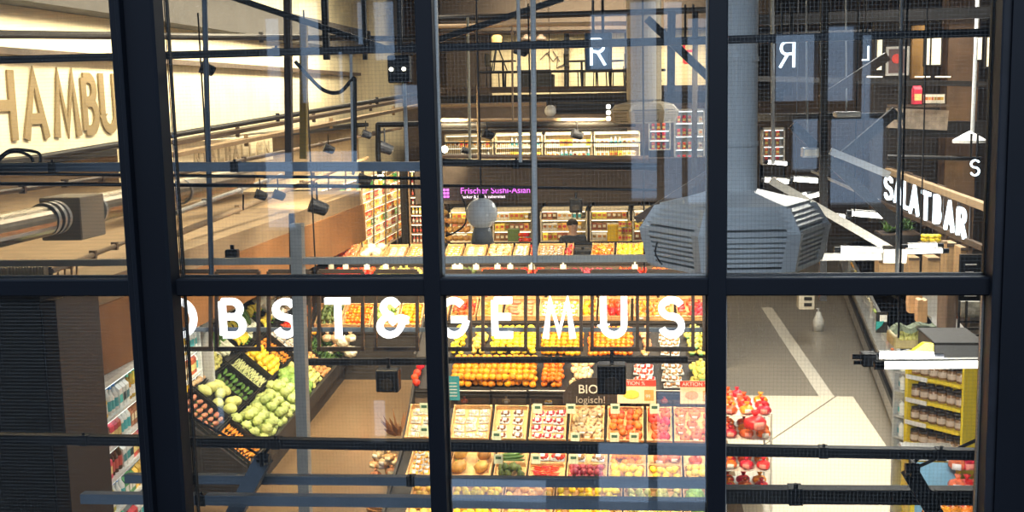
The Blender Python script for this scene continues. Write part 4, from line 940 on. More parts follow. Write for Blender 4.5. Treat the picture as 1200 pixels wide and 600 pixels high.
plan = [('carrot', 'orange carrots', 'sweet_potato', 'pink sweet potatoes', 'yellow_pepper', 'yellow peppers'), ('cabbage', 'pale green cabbages', 'melon', 'yellow melons', 'potato', 'pale potatoes'), ('cabbage', 'round pale cabbages', 'courgette', 'green courgettes', 'pear', 'green pears'),
        ('cabbage', 'loose pale cabbages', 'asparagus_stalk', 'asparagus stalks', 'leek_bundle', 'leek bundles'), ('lettuce', 'curly lettuces', 'yellow_pepper', 'large yellow peppers', 'banana_hand', 'banana hands'), ('pear', 'yellow pears', 'carrot', 'long carrots', 'leek_bundle', 'long leeks'),
        ('onion', 'brown onions', 'mushroom_tray', 'mushroom trays', 'banana_hand', 'ripe bananas'), ('leafy_bunch', 'leafy herb bunches', 'tomato', 'tomatoes', 'cauliflower', 'cauliflowers'), ('leafy_bunch', 'bushy salad bunches', 'orange', 'oranges', 'potato_bag', 'potato bags'),
        ('garlic_bulb', 'garlic bulbs', 'apple', 'apples', 'pasta_bag', 'cream bags'), ('tomato', 'vine tomatoes', 'mandarin', 'mandarins', 'lettuce', 'green lettuces'), ('leafy_bunch', 'far leafy bunches', 'pepper_tray', 'pepper trays', 'lettuce', 'far lettuces')]
ordn = ('nearest', 'second', 'third', 'fourth', 'fifth', 'sixth', 'seventh', 'eighth', 'ninth', 'tenth', 'eleventh', 'farthest')
for k, pl in enumerate(plan):
    y0, y1 = yy+k*.66, yy+k*.66+.62
    for j, (v0, v1) in enumerate(bands):
        kind, words = pl[j*2], pl[j*2+1]; pos = ('lower', 'middle', 'upper')[j]
        nm = ordn[k]+' '+pos+' crate of the left vegetable stand'
        S = SV
        # a crate along the slope: u = world Y
        ky = 'blackcrate_%d' % j
        if ky not in PR: crate_mesh(ky, .62, v1-v0-.01, .09, BCR)
        o = bpy.data.objects.new('produce_crate', PR[ky]); COL.objects.link(o); o.location = SV.at((y0+y1)/2, (v0+v1)/2, 0); o.rotation_euler = SV.eul; tag(o, 'black crate of '+words+', '+ordn[k]+' '+pos+' one on the left vegetable stand', 'crate')
        fill(SV, y0+.02, y1-.02, v0+.02, v1-.03, kind, 'one of the '+words+' in the '+nm, words+' '+nm, n0=.02, layers=2 if kind in ('carrot', 'asparagus_stalk', 'pear', 'cabbage', 'leek_bundle', 'yellow_pepper') else 1)
# clear-lidded display case in the middle of the vegetables
print('ITEMS', NITEM)
# ---- red net tower at the right end of the front stand
e = empty('net_rack', P(872, 600, 12.3)-Vector((0, 0, .2)), 'narrow white wire rack of red nets at the right end of the front stand', 'rack')
x0, x1 = P(846, 530, 12.2).x, P(900, 530, 12.2).x
base = e.location.copy(); zt = P(870, 470, 12.4).z
mb = MB()
for x in (x0, x1):
    for y in (11.9, 12.6): mb.cyl(Vector((x, y, 0))-base, Vector((x, y, zt))-base, .012, n=8)
mb.build('post', LGREY, e)
k = 0
for py in (607, 572, 541, 505, 478):
    z = P(870, py, 12.2).z; MB().box(Vector((x0, 11.9, z-.01))-base, Vector((x1, 12.6, z))-base).build('shelf', WHITE, e)
    lev = ('lowest', 'second', 'middle', 'fourth', 'top')[k]; k += 1
    for i in range(3):
        for j in range(3): item('red_net' if (i+j+k) % 3 else 'orange_net', Vector((x0+.07+(x1-x0-.14)*i/2, 11.97+j*.2, z)), 'net of red fruit on the %s shelf of the narrow white rack' % lev, lev+' shelf nets', (0, 0, random.uniform(-.3, .3)), 1.05)
for i in range(2): item('red_net', Vector((x0+.08+i*.1, 12.5, zt+.02)), 'net of red fruit on top of the narrow white rack', 'nets on top', (0, 0, .4), .9)
item('red_net', P(885, 503, 11.8), 'large red net hanging out of the narrow white rack', None, (0, 0, .3), 1.6)
# ---- potato baskets at the left end of the front stand
bx = P(470, 560, 11.9).x; 
e = empty('wicker_basket', (P(447, 590, 11.4).x, 11.6, P(447, 600, 11.4).z-.12), 'round wicker basket of bread sticks at the left end of the front stand', 'basket')
mb = MB(); mb.lathe([(0, 0), (.17, 0), (.22, .17), (.205, .17), (.16, .015)], 20)
for z in (.05, .09, .13): mb.lathe([(.18+z*.22, z-.008), (.195+z*.25, z), (.18+z*.22, z+.008)], 20)
mb.build('basket_body', mat('wicker', (.55, .28, .1), .7, noise=.4, nscale=40), e)
MB().box((-.2, -.2, -1), (.2, .2, 0)).build('plinth', STG, e)
bl = e.location
for i in range(22):
    a = i*2.4; r = .02+.11*(i/22)**.5; item('carrot' if 0 else 'sweet_potato', bl+Vector((r*math.cos(a), r*math.sin(a), .13+random.uniform(0, .05))), 'brown root heaped in the round wicker basket', 'roots in the wicker basket', (random.uniform(-.4, .4), random.uniform(-.3, .3), random.uniform(0, 6)), .6)
e = empty('display_barrel', (P(458, 520, 12).x, 12.5, 0), 'brown wooden barrel crowned with dried leaves at the left end of the front stand', 'barrel')
zt = P(458, 512, 12.4).z
MB().lathe([(0, 0), (.17, 0), (.21, zt*.5), (.18, zt), (0, zt)], 18).build('barrel_body', BEIGE, e, smooth=True)
for z in (.15, zt*.5, zt-.1): MB().lathe([(.2, z-.02), (.222, z), (.2, z+.02)], 18).build('hoop', DARK, e)
DL = mat('dried_leaf', (.55, .30, .12), .7, vary=.3)
mb = MB(); random.seed(11)
for k in range(60):
    a = random.random()*6.28; d = Vector((math.cos(a)*random.uniform(.3, 1), math.sin(a)*.8, random.uniform(.5, 1.8))).normalized()*random.uniform(.12, .34); s_ = Vector((-d.y, d.x, .2)).normalized()*.028; o0 = Vector((math.cos(a)*.08, math.sin(a)*.08, zt))
    v = [mb.bm.verts.new(o0+p) for p in (Vector((0, 0, 0)), d*.5+s_, d, d*.5-s_)]; mb.bm.faces.new(v)
mb.build('dried_leaves', DL, e)
for i in range(10): item('onion_net' if i % 2 else 'potato_bag', Vector((P(452, 540, 12).x+random.uniform(-.14, .16), 11.95+.04*(i % 3), P(452, 560, 12).z+.055*(i//2))), 'netted pack piled before the wooden barrel', 'netted packs by the barrel', (0, 0, random.uniform(-.4, .4)), .9)
# ================================================================== LIT LETTERS  OBST & GEMÜSE
YL = 10.4; T = YL/FPX
sign = empty('shop_sign', P(505, 425, YL), 'lit white letters OBST & GEMÜSE on a black frame over the fruit stands', 'sign')
so = sign.location
def spart(name, mb, m):
    for v in mb.bm.verts: v.co -= so
    return mb.build(name, m, sign)
lets = [('O', 193, 232), ('B', 259, 288), ('S', 322, 350), ('T', 383, 412), ('&', 441.5, 480), ('G', 513, 548), ('E', 577, 601), ('M', 636, 675), ('U', 704, 735), ('S', 772, 802), ('E', 830, 850)]
for ch, a, b_ in lets:
    p = P(a, 396, YL); q = P(b_, 396, YL); h = 50*T
    mb = MB(); letter(mb, ch, 0, q.x-p.x, 0, h, 3.8*T, -.03, .02)
    o = mb.build('letter', GLOW, sign); o.location = p-so
    if ch == 'U':
        lo = o
        for dx in (.28, .72):
            o = lo; mb = MB(); mb.cyl(((q.x-p.x)*dx, -.03, h*1.18), ((q.x-p.x)*dx, .02, h*1.18), 4*T, n=16); mb.build('umlaut_dot', GLOW, o)
SF = mat('sign_frame', (.03, .022, .018), .5, noise=.2)
def frame(a, b_, top, bot, th=5.2):
    mb = MB(); y = YL+.10
    for (p, q) in (((a, top), (a, bot)), ((b_, top), (b_, bot)), ((a-th/2, bot), (b_+th/2, bot)), ((a, top), (b_, top))): mb.bar(P(*p, y), P(*q, y), .03, th*T)
    spart('letter_frame', mb, SF)
for a, b_ in ((196, 247), (254, 303), (315, 363), (374, 425), (440, 489), (503, 551), (566, 616), (630, 681), (694, 747), (759, 812), (825, 846)): frame(a, b_, 318, 409)
mb = MB(); mb.bar(P(355, 424, YL+.12), P(508, 423.5, YL+.12), .05, 8*T); spart('lower_rail', mb, BLACK)
mb = MB(); mb.bar(P(518, 422, YL+.12), P(806, 421, YL+.12), .05, 7*T); spart('lower_rail', mb, BLACK)
mb = MB(); mb.bar(P(190, 386, YL+.16), P(838, 386.5, YL+.16), .03, 5*T); spart('middle_rail', mb, BLUEG)
mb = MB()
for px in (250, 370, 500, 625, 755): mb.cyl(P(px, 322, YL+.12), P(px, 322, YL+.12)+Vector((0, 0, 2.5)), .008, n=6)
spart('hanger', mb, BLACK)
# ================================================================== SALATBAR letters (run in depth at the right)
XS = 3.95; YR0 = PX(1132, 260, XS).y; YS0 = PX(1036, 220, XS).y
sal = empty('salad_bar_sign', (XS, YS0, 2.8), 'lit letters SALATBAR on a brown rail running back at the right', 'sign')
spans = [('S', 1036, 1046, 206, 235), ('A', 1048, 1056, 210, 238), ('L', 1058, 1064, 212, 245), ('A', 1066, 1076, 217, 251), ('T', 1080, 1089, 224, 258), ('B', 1094, 1101, 228, 263), ('A', 1107, 1117, 236, 270), ('R', 1121, 1131, 243, 277)]
for ch, a, b_, t_, bt in spans:
    ya, yb = PX(a, bt, XS).y, PX(b_, bt, XS).y; z0 = PX((a+b_)/2, bt, XS).z; z1 = PX((a+b_)/2, t_, XS).z
    mb = MB(); letter(mb, ch, 0, ya-yb, 0, z1-z0, .026, -.02, .02); o = mb.build('letter', GLOWB, sal); o.location = Vector((XS, ya, z0))-sal.location; o.rotation_euler = (0, 0, -math.pi/2)
    mb = MB(); q = Vector((XS+.05, (ya+yb)/2, 0)); mb.bar(q+Vector((0, (ya-yb)*.6, z0-.15))-sal.location, q+Vector((0, (ya-yb)*.6, z1+.12))-sal.location, .03, .03); mb.bar(q+Vector((0, -(ya-yb)*.6, z0-.15))-sal.location, q+Vector((0, -(ya-yb)*.6, z1+.12))-sal.location, .03, .03)
    mb.bar(q+Vector((0, (ya-yb)*.6, z1+.12))-sal.location, q+Vector((0, -(ya-yb)*.6, z1+.12))-sal.location, .03, .03); mb.build('letter_frame', BROWN, sal)
za, zb = PX(1034, 238, XS).z, PX(1150, 291, XS).z
MB().bar(Vector((XS+.03, YS0+.6, za-.02))-sal.location, Vector((XS+.03, PX(1150, 291, XS).y, zb))-sal.location, .06, .07).build('lower_rail', BROWN, sal)
MB().bar(Vector((XS+.05, YS0+9, za-.05))-sal.location, Vector((XS+.05, YS0+.6, za-.02))-sal.location, .05, .05).build('lower_rail', LGREY, sal)
neon(1142, 197, 12.5, 20, 'S', 'small white neon S at the far right, above the salad bar letters', GLOWB, False, False)
mb = MB(); s0 = P(1138, 335, 12.5); t = 12.5/FPX
e = empty('menu_board', s0, 'black menu board with white lines under the R of SALATBAR', 'board'); MB().box((-13*t, 0, -30*t), (14*t, .04, 36*t)).build('board_panel', BLACK, e)
for i, wd in enumerate((12, 9, 14, 10, 13, 8)): MB().box((-7*t, -.01, (24-9*i)*t), ((-7+wd)*t, 0, (25.5-9*i)*t)).build('text_line', WHITE, e)
bar_thing('shelf_board', (1040, 200), (1165, 246), 6, BEIGE, 'tan board above the salad bar letters', 'board', 19, 13.5)
# ================================================================== fluorescent tubes
def tubes(spec, label):
    c = P(*spec[0][:2], spec[0][4]); e = empty('fluorescent_fitting', c, label, 'light fitting')
    for (x0, y0, x1, y1, Y, th) in spec:
        p, q = P(x0, y0, Y)-c, P(x1, y1, Y)-c; r = th*Y/FPX/2
        tb = MB().cyl(p, q, r, n=12).build('tube', TUBE, e)
        u = (q-p).normalized(); MB().cyl(p-u*.05, p, r*1.2, n=10).cyl(q, q+u*.05, r*1.2, n=10).build('end_cap', BLACK, e)
        MB().bar(p+Vector((0, .01, r*1.3)), q+Vector((0, .01, r*1.3)), r*2, r*.5).build('reflector', GREY, e)
        if th > 6.5:
            l = area('tube_light', (p+q)/2+c+Vector((.1, .06, -.05)), .6, 45, (1, .95, .84), sy=.1); l.rotation_euler = (Vector((2.5, 9.6, 1.6))-l.location).to_track_quat('-Z', 'Y').to_euler()
    MB().cyl((0.1, 0, .1), (0.1, 0, 3.5), .006, n=6).build('hanger', DARK, e)
tubes([(1030, 417, 1094, 418, 6.2, 7), (1036, 428, 1158, 427, 6.0, 9)], 'big bright twin tube light across the lower right pane')
e = empty('tube_holder', P(1013, 421, 6.2), 'black double lamp holder at the left end of the big twin tube', 'lamp holder'); t = 6.2/FPX
MB().box((-4*t, -.05, -7*t), (13*t, .05, 8*t), .006).build('housing', BLACK, e); MB().cyl((-14*t, 0, 3*t), (-4*t, 0, 3*t), 3*t, n=10).cyl((-12*t, 0, -4*t), (-4*t, 0, -4*t), 2.6*t, n=10).build('cable_gland', BLACK, e)
tubes([(985, 293, 1048, 295, 9.2, 6)], 'bright tube left of the grey gusset, above the transom')
tubes([(1064, 289, 1098, 288, 9.6, 5), (1062, 295, 1104, 294, 9.2, 5)], 'bright twin tube right of the grey gusset, above the transom')
tubes([(998, 250, 1034, 253, 11.7, 6), (972, 253, 990, 255, 11.9, 5)], 'bright tube pair level with the top of the big air outlet')
tubes([(950, 248, 962, 250, 12.2, 5)], 'short bright tube just right of the air outlet hood')
tubes([(922, 234, 945, 228, 13.2, 4), (938, 233, 965, 227, 13.0, 4)], 'slanted tube pair above the air outlet hood')
tubes([(896, 211, 924, 213, 16.5, 5), (930, 210, 958, 212, 16.4, 5)], 'tube pair level with the salad bar S')
tubes([(900, 190, 922, 192, 20, 4)], 'small far tube, highest of the row behind the duct')
for i, (px, py, s_) in enumerate(((950, 178, 'box lamp hanging on a hair-thin rod in the right pane'),)):
    e = empty('box_lamp', P(px, py, 9), 'small pale '+s_, 'lamp'); t = 9/FPX
    MB().box((-10*t, -.06, -6*t), (8*t, .06, 5*t), .006).build('housing', LGREY, e); MB().box((-8*t, -.065, -4*t), (6*t, -.06, 3*t)).build('lamp_panel', CREAM, e)
e = empty('flat_lamp', P(993, 134, 9), 'flat pale lamp plate hanging under a hair-thin rod', 'lamp'); t = 9/FPX
MB().box((-14*t, -.1, -3*t), (13*t, .1, 3*t), .01).build('plate', LGREY, e)
# lamp by the brown column, with its warm glow on the column
col_c = P(1122, 300, 15); COLM = mat('column_timber', (.10, .06, .035), .7, noise=.25, nscale=5)
col_c = P(1122, 300, 20.8); t = 20.8/FPX; st(MB().box((col_c.x-17*t, 20.8, 0), (col_c.x+16*t, 21.3, ZT)).build('trim_4', COLM))
e = empty('pendant_lamp', P(1136, 164, 13), 'flat pendant lamp on a long pale rod before the brown column', 'lamp'); t = 13/FPX
MB().lathe([(0, .10), (6*t, .07), (18*t, 0), (18*t, -.03), (0, -.03)], 24).build('shade', WHITE, e)
MB().cyl((3*t, 0, .08), (5*t, 0, 3.6), 2.2*t, n=10).build('rod', LGREY, e)
spot('column_uplight', P(1122, 172, 20.4), P(1122, 60, 20.8), 30, (1, .72, .2), 90, 1, .03)
spot('column_downlight', P(1122, 172, 20.4), P(1122, 240, 20.8), 22, (1, .72, .2), 90, 1, .03)
# illuminated panels and shelves of the upper right
LP = mat('lit_panel', (.9, .82, .62), .6, emit=(1, .88, .62), es=.65)
for x0, x1, y0, y1, l in ((1028, 1034, 45, 82, 'narrow lit panel, first from the left in the upper right pane'), (1085, 1090, 44, 76, 'narrow lit panel beside the broad one, left of the brown column'), (1092, 1103, 44, 76, 'broad lit panel left of the brown column'), (1144, 1151, 44, 70, 'lit panel right of the brown column'), (1157, 1160, 44, 78, 'lit panel at the very right window edge')):
    Y = 20; p0, p1 = P(x0, y1, Y), P(x1, y0, Y); e = empty('lit_wall_panel', p0, l, 'lit panel'); MB().box((0, 0, 0), (p1.x-p0.x, .05, p1.z-p0.z)).build('panel', LP, e); MB().box((-.03, .051, -.03), (p1.x-p0.x+.03, .1, p1.z-p0.z+.03)).build('panel_frame', DARK, e)
p0, p1 = P(1041, 86, 20), P(1063, 57, 20); e = empty('framed_poster', p0, 'framed dark red poster in the upper right pane', 'poster'); w_, h_ = p1.x-p0.x, p1.z-p0.z
MB().box((0, .02, 0), (w_, .04, h_)).build('print', mat('poster_dark', (.09, .05, .05), .5), e); mb = MB()
mb.box((-.04, 0, -.04), (0, .05, h_+.04)).box((w_, 0, -.04), (w_+.04, .05, h_+.04)).box((0, 0, -.04), (w_, .05, 0)).box((0, 0, h_), (w_, .05, h_+.04)); mb.build('poster_frame', GREY, e)
mb = MB(); mb.lathe([(0, 0), (w_*.27, 0), (w_*.27, .01), (0, .01)], 14); o = mb.build('red_spot', mat('poster_red', (.5, .04, .03), .5, emit=(1, .1, .05), es=.03), e); o.rotation_euler = (math.pi/2, 0, 0); o.location = (w_*.45, .02, h_*.6)
st(MB().box(P(1020, 260, 21.5), P(1175, 20, 21.7)).build('wall_salad_bar', DKW))
p0 = P(1068, 92, 20.5); p1 = P(1082, 30, 20.6); st(MB().box(p0, p1).build('trim_5', mat('amber_board', (.35, .2, .06), .7)))
for x, y, kind, l in ((1074, 122, 'red_carton', 'red carton on the upper right shelf behind the pale tube'),): item(kind, P(x, y, 19.5), l, None, (0, 0, .2), 1.5)
for i in range(6): item('white_packet', P(1086+i*3.4, 121, 19.5), 'pale packet on the upper right shelf left of the brown column', 'pale packets on the upper right shelf', (0, 0, random.uniform(-.2, .2)), .85)
bar_thing('shelf_board', (1040, 124), (1112, 124), 3, BROWN, 'brown shelf board under the red carton', 'shelf', 19.5)
bar_thing('shelf_board', (1040, 138), (1108, 141), 22, mat('slatted_front', (.32, .26, .2), .6, noise=.3), 'slatted brown railing board below the red carton', 'railing', 20)
for i in range(9):
    bar_thing('railing_bar', (1043+i*8, 130), (1043+i*8, 151), 1.6, BLACK, 'thin black upright of the slatted railing below the red carton', 'railing bar', 19.9, group='uprights of the slatted railing')
for i, x in enumerate((1016, 1072, 1096)): bar_thing('led_strip', (x, 90), (x+18, 90), 1.6, LP, ('left', 'middle', 'right')[i]+' of three thin lit strips under the illuminated panels', 'lit strip', 18.8)
# ================================================================== FAR WALLS OF GOODS
def shelf_unit(loc, W_, D, zs, label, m=WHITE, led=None, back=None, cat_='shelf', rz=0, top=None, glass=None):
    e = empty('shelf_unit', loc, label, cat_, rz=rz); top = top or zs[-1]+.35
    MB().box((0, D-.02, 0), (W_, D, top)).build('back_panel', back or m, e)
    for x in (0, W_-.03): MB().box((x, 0, 0), (x+.03, D, top)).build('side_panel', m, e)
    for z in zs: MB().box((.03, 0, z-.03), (W_-.03, D-.02, z)).build('shelf', m, e)
    MB().box((0, 0, top-.06), (W_, D, top)).build('canopy', m, e)
    if led:
        for z in list(zs[1:])+[top-.03]: MB().box((.05, .015, z-.045), (W_-.05, .035, z-.032)).build('light_strip', led, e)
    MB().box((0, 0, 0), (W_, D-.02, max(.05, zs[0]-.03))).build('plinth', STB, e)
    return e
def stock(loc, W_, z, D, kinds, step, label, group, rz=0, sc=1, rows=1, zj=0):
    c, s_ = math.cos(rz), math.sin(rz); n = int((W_-.08)/step)
    for r in range(rows):
        for i in range(n):
            x = .05+step*(i+.5); y = .07+r*.1; k = kinds[(i//3) % len(kinds)] if len(kinds) > 1 else kinds[0]
            item(k, Vector(loc)+Vector((c*x-s_*y, s_*x+c*y, z)), label, group, (0, 0, rz+random.uniform(-.1, .1)), sc*random.uniform(.94, 1.05))
lv = ('lowest', 'second', 'third', 'fourth', 'fifth', 'sixth', 'seventh', 'eighth')
# chillers along the rear, behind the person
YC = 26.2; zc = [P(640, y, YC).z for y in (282, 270, 257)]; topc = P(640, 245, YC).z
TC = mat('chiller_interior', (.85, .74, .52), .6)
for i, (a, b_) in enumerate(((527, 574), (577, 624), (633, 688), (691, 738), (741, 800))):
    x0, x1 = P(a, 260, YC).x, P(b_, 260, YC).x; nm = ('first', 'second', 'third', 'fourth', 'fifth')[i]+' chiller from the left'
    shelf_unit((x0, YC, 0), x1-x0, .6, zc, nm+' under the dark bulkhead', TC, LED, TC, 'chiller', top=topc)
    for j, z in enumerate(zc): stock((x0, YC, 0), x1-x0, z, .5, [['white_packet', 'crisps_packet', 'juice_carton'], ['coffee_packet', 'white_packet', 'milk_bottle'], ['crisps_packet', 'coffee_packet']][(i+j) % 3], .115, 'pack on the %s shelf of the %s' % (lv[j], nm), '%s shelf of the %s' % (lv[j], nm), sc=.95 if j else 1.0)
o = MB().box((0, 0, 0), (P(725, 270, 25).x-P(712, 270, 25).x, .25, .36), .01).build('yellow_bin', mat('yellow_board', (.95, .62, .03), .5)); o.location = P(712, 283, 25.0); tag(o, 'yellow box standing before the chillers, right of the person', 'box')
o = MB().box((0, 0, 0), (P(608, 270, 25).x-P(595, 270, 25).x, .25, .27), .01).build('green_bin', mat('green_board', (.14, .22, .06), .5)); o.location = P(595, 283, 25.0); tag(o, 'dark green box before the chillers, right of the globe lamp', 'box')
for i in range(9): item('tomato', P(610+i % 5*2.6, 281-(i//5)*6, 24.8), 'red fruit heaped beside the dark green box', 'red fruit by the green box', None, 1.4)
for i in range(12): item('crisps_packet', P(727+(i % 4)*3.6, 282-(i//4)*8, 24.9), 'orange packet stacked right of the yellow box', 'orange packets by the yellow box', (0, 0, random.uniform(-.3, .3)), .8)
for i in range(16): item('pumpkin', P(521+(i % 5)*6.5, 279-(i//5)*10, 23.5+.05*(i//5)), 'orange pumpkin piled left of the big globe lamp', 'pumpkins left of the globe lamp', None, 1.0)
# sushi sign
ys = 25.9; e = empty('sushi_sign', P(560, 226, ys), 'black sign with glowing violet words Frischer Sushi-Asian on the bulkhead', 'sign'); t = ys/FPX
MB().box((-45*t, 0, -9*t), (46*t, .06, 9*t)).build('sign_panel', mat('sign_black', (.02, .01, .02), .5), e)
VIO = mat('violet_glow', (.6, .1, .7), .4, emit=(.80, .16, 1), es=1.7); VW = mat('white_glow', (1, .9, 1), .4, emit=(1, .85, 1), es=1.6)
text_obj('text', 'Frischer Sushi-Asian', 8.6*t*1.2, VIO, (-21*t, -.02, -.6*t), 0, e); text_obj('text', 'lecker & frisch zubereitet', 4.2*t*1.2, VW, (-19*t, -.02, -6.2*t), 0, e)
mb = MB(); 
for dx, dz in ((-40, 4), (-36, 4), (-40, 0), (-36, 0), (-40, -4), (-36, -4)): mb.box(((dx-1.5)*t, -.02, (dz-1.4)*t), ((dx+1.3)*t, 0, (dz+1.4)*t))
mb.build('sign_emblem', VIO, e)
# left wall of colourful goods, running in depth
XLW = -6.45; y0, y1 = PX(371, 300, XLW).y, PX(473, 250, XLW).y; Ln = y1-y0
zl = [.95+.21*k for k in range(8)]
e = shelf_unit((XLW, y1, 0), Ln, .5, zl, 'long bright shelf of colourful packs along the left wall', mat('shelf_cream', (.75, .62, .42), .6), LED, None, 'shelf', -math.pi/2, top=2.8)
e.rotation_euler = (0, 0, math.pi/2); e.location = (XLW, y0, 0)
for j, z in enumerate(zl):
    stock((XLW, y0, 0), Ln, z, .5, [['orange_net', 'red_carton', 'crisps_packet'], ['crisps_packet', 'white_packet', 'juice_carton'], ['red_carton', 'white_packet'], ['white_packet', 'crisps_packet', 'green_carton']][j % 4], .14, 'pack on the %s shelf of the long left wall shelf' % lv[j], '%s shelf of the long left shelf' % lv[j], math.pi/2, 1.0)
# frontal bottle shelf in the left corner
Y = 27.0; x0, x1 = P(479, 240, Y).x, P(521, 240, Y).x; zs = [P(490, y, Y).z for y in (285, 273, 262, 251, 240.5, 230, 218.5, 207)]
shelf_unit((x0, Y, 0), x1-x0, .5, zs, 'tall lit shelf of red bottles left of the centre-left mullion', mat('shelf_brown', (.3, .2, .12), .6), LED, mat('shelf_back', (.6, .42, .25), .6), 'shelf', top=P(490, 198, Y).z)
for j, z in enumerate(zs): stock((x0, Y, 0), x1-x0, z, .5, [['red_bottle'], ['dark_bottle'], ['red_bottle', 'dark_bottle'], ['juice_bottle', 'red_bottle']][j % 4], .085, 'bottle on the %s shelf of the tall red bottle shelf' % lv[j], '%s shelf of the bottle shelf' % lv[j], sc=.72)
st(MB().box(P(471.5, 300, 27.3), P(478.5, 190, 27.5)).build('trim_6', DARK))
# thin rods in front of the left shelf
for i, px in enumerate((385, 405, 424, 438, 452, 466)): bar_thing('hanging_rod', (px, 196), (px, 330), 1.9, BROWN, ('first', 'second', 'third', 'fourth', 'fifth', 'sixth')[i]+' thin brown rod from the left before the colourful shelf', 'rod', 20.8, square=False)
for i, (a, b_, c_) in enumerate(((375, 500, 292), (375, 500, 297))): pass
bar_thing('fence_rail', (367, 202), (372, 330), 3, BROWN, 'brown post at the left end of the colourful shelf', 'post', 20.5)
# far lit shelves above the bulkhead
Y = 33.5; zs = [P(600, 186, Y).z, P(600, 172, Y).z]; 
for i, (a, b_) in enumerate(((521, 578), (580, 636), (638, 694), (696, 750))):
    x0, x1 = P(a, 170, Y).x, P(b_, 170, Y).x; nm = ('first', 'second', 'third', 'last')[i]+' far lit shelf above the bulkhead'
    e = shelf_unit((x0, Y, 0), x1-x0, .5, zs, nm+', counted from the left', TC, LED, TC, 'shelf', top=P(600, 156, Y).z)
    for j, z in enumerate(zs): stock((x0, Y, 0), x1-x0, z, .5, ['white_packet', 'crisps_packet'] if (i+j) % 2 else ['white_packet', 'milk_bottle'], .13, 'pack on the %s board of the %s' % (lv[j], nm), '%s board %s' % (lv[j], nm), sc=1.1)
e = empty('railing', P(640, 175, 32.8), 'fine vertical-bar railing before the far lit shelves', 'railing'); mb = MB()
for i in range(100): mb.bar(P(521+i*2.3, 186, 32.8)-e.location, P(521+i*2.3, 168, 32.8)-e.location, .012, .012)
o = mb.build('bars', BLACK, e); MB().bar(P(520, 167.5, 32.8)-e.location, P(752, 167, 32.8)-e.location, .04, .04).build('hand_rail', BLACK, e)
# right of centre: bright bakery-like racks seen far back
Y = 30; 
for i, (a, b_, t_, bt) in enumerate(((760, 786, 130, 175), (790, 826, 128, 190), (893, 920, 150, 192))):
    x0, x1 = P(a, 170, Y).x, P(b_, 170, Y).x; zt_, zb_ = P(a, t_, Y).z, P(a, bt, Y).z; n = 4; zs = [zb_+(zt_-zb_)*k/n for k in range(n)]
    nm = ('far white rack left of the centre-right mullion', 'far white rack beside the red E', 'far white rack right of the big duct')[i]
    shelf_unit((x0, Y, 0), x1-x0, .5, zs, nm, WHITE, LEDW, None, 'shelf', top=zt_)
    for j, z in enumerate(zs): stock((x0, Y, 0), x1-x0, z, .5, ['red_carton', 'white_packet'], .14, 'pack on the %s board of the %s' % (lv[j], nm), lv[j]+' '+nm, sc=.9)
# gallery furniture: tables with chairs, dark sofa back, wall drawing, lamps
def bistro(px, py, Y, label, k=1):
    e = empty('bistro_table', P(px, py, Y), label, 'table'); MB().lathe([(0, .70), (.36, .70), (.36, .74), (0, .74)], 16).build('table_top', DARK, e); MB().cyl((0, 0, .03), (0, 0, .7), .03, n=8).build('pedestal', DARK, e); MB().cyl((0, 0, 0), (0, 0, .03), .22, n=12).build('foot', DARK, e)
def chair(px, py, Y, rz, label):
    e = empty('bistro_chair', P(px, py, Y), label, 'chair', rz=rz); MB().box((-.2, -.2, .43), (.2, .2, .47), .01).build('seat', DARK, e); MB().box((-.2, .18, .6), (.2, .21, .92), .01).build('backrest', DARK, e)
    for sx_ in (-.18, .18):
        for sy_ in (-.18, .18): MB().cyl((sx_, sy_, 0), (sx_*.9, sy_*.9, .6 if sy_ > 0 else .43), .016, n=6).build('leg', DARK, e)
for i, (px, l) in enumerate(((682, 'bistro table under the neon R'), (715, 'bistro table right of the neon R'), (590, 'bistro table left of the tube pair'))):
    bistro(px, 104, 30.4, l); chair(px-10, 104, 30.4, 1.4, 'bistro chair left of the '+l); chair(px+10, 104, 30.4, -1.4, 'bistro chair right of the '+l)
e = empty('sofa', P(628, 105, 30.3), 'dark high-backed sofa seen from behind on the gallery', 'sofa'); MB().box((-.42, 0, 0), (.42, .12, .52), .03).build('backrest', mat('sofa_cloth', (.05, .05, .045), .8), e); MB().box((-.42, .12, 0), (.42, .6, .28), .03).build('seat', MATS['sofa_cloth'], e)
for x in (-.46, .38): MB().box((x, .05, 0), (x+.08, .6, .4), .02).build('armrest', MATS['sofa_cloth'], e)
mb = MB(); p0 = P(648, 72, 34.35)
for a, b_ in (((633, 70), (641, 62)), ((641, 62), (648, 72)), ((648, 72), (654, 66)), ((654, 66), (652, 80)), ((652, 80), (664, 74)), ((640, 64), (644, 60)), ((648, 60), (656, 72))): mb.bar(P(*a, 34.35)-p0, P(*b_, 34.35)-p0, .02, .03)
o = mb.build('line_ornament', BROWN); o.location = p0; tag(o, 'thin brown line ornament on the cream gallery wall', 'wall ornament')
for px, l in ((617, 'dome lamp left of two over the cream gallery wall'), (634, 'dome lamp right of two over the cream gallery wall')):
    e = empty('dome_lamp', P(px, 46, 32), l, 'lamp'); MB().lathe([(0, .14), (.05, .13), (.16, .02), (.17, -.05), (.15, -.05), (0, .08)], 16).build('shade', BROWN, e, smooth=True); MB().cyl((0, 0, .12), (0, 0, 2), .01, n=6).build('cord', DARK, e)
e = empty('tripod_lamp', P(583, 83, 33), 'tripod floor lamp with a warm shade on the gallery', 'lamp')
for a in (0, 2.1, 4.2): MB().cyl((.28*math.cos(a), .28*math.sin(a), 0), (0, 0, .75), .018, n=6).build('leg', DARK, e)
MB().lathe([(.13, .72), (.16, .95), (.10, 1.02), (0, 1.02)], 14).build('shade', mat('warm_shade', (.9, .6, .2), .5, emit=(1, .65, .2), es=1.0), e)
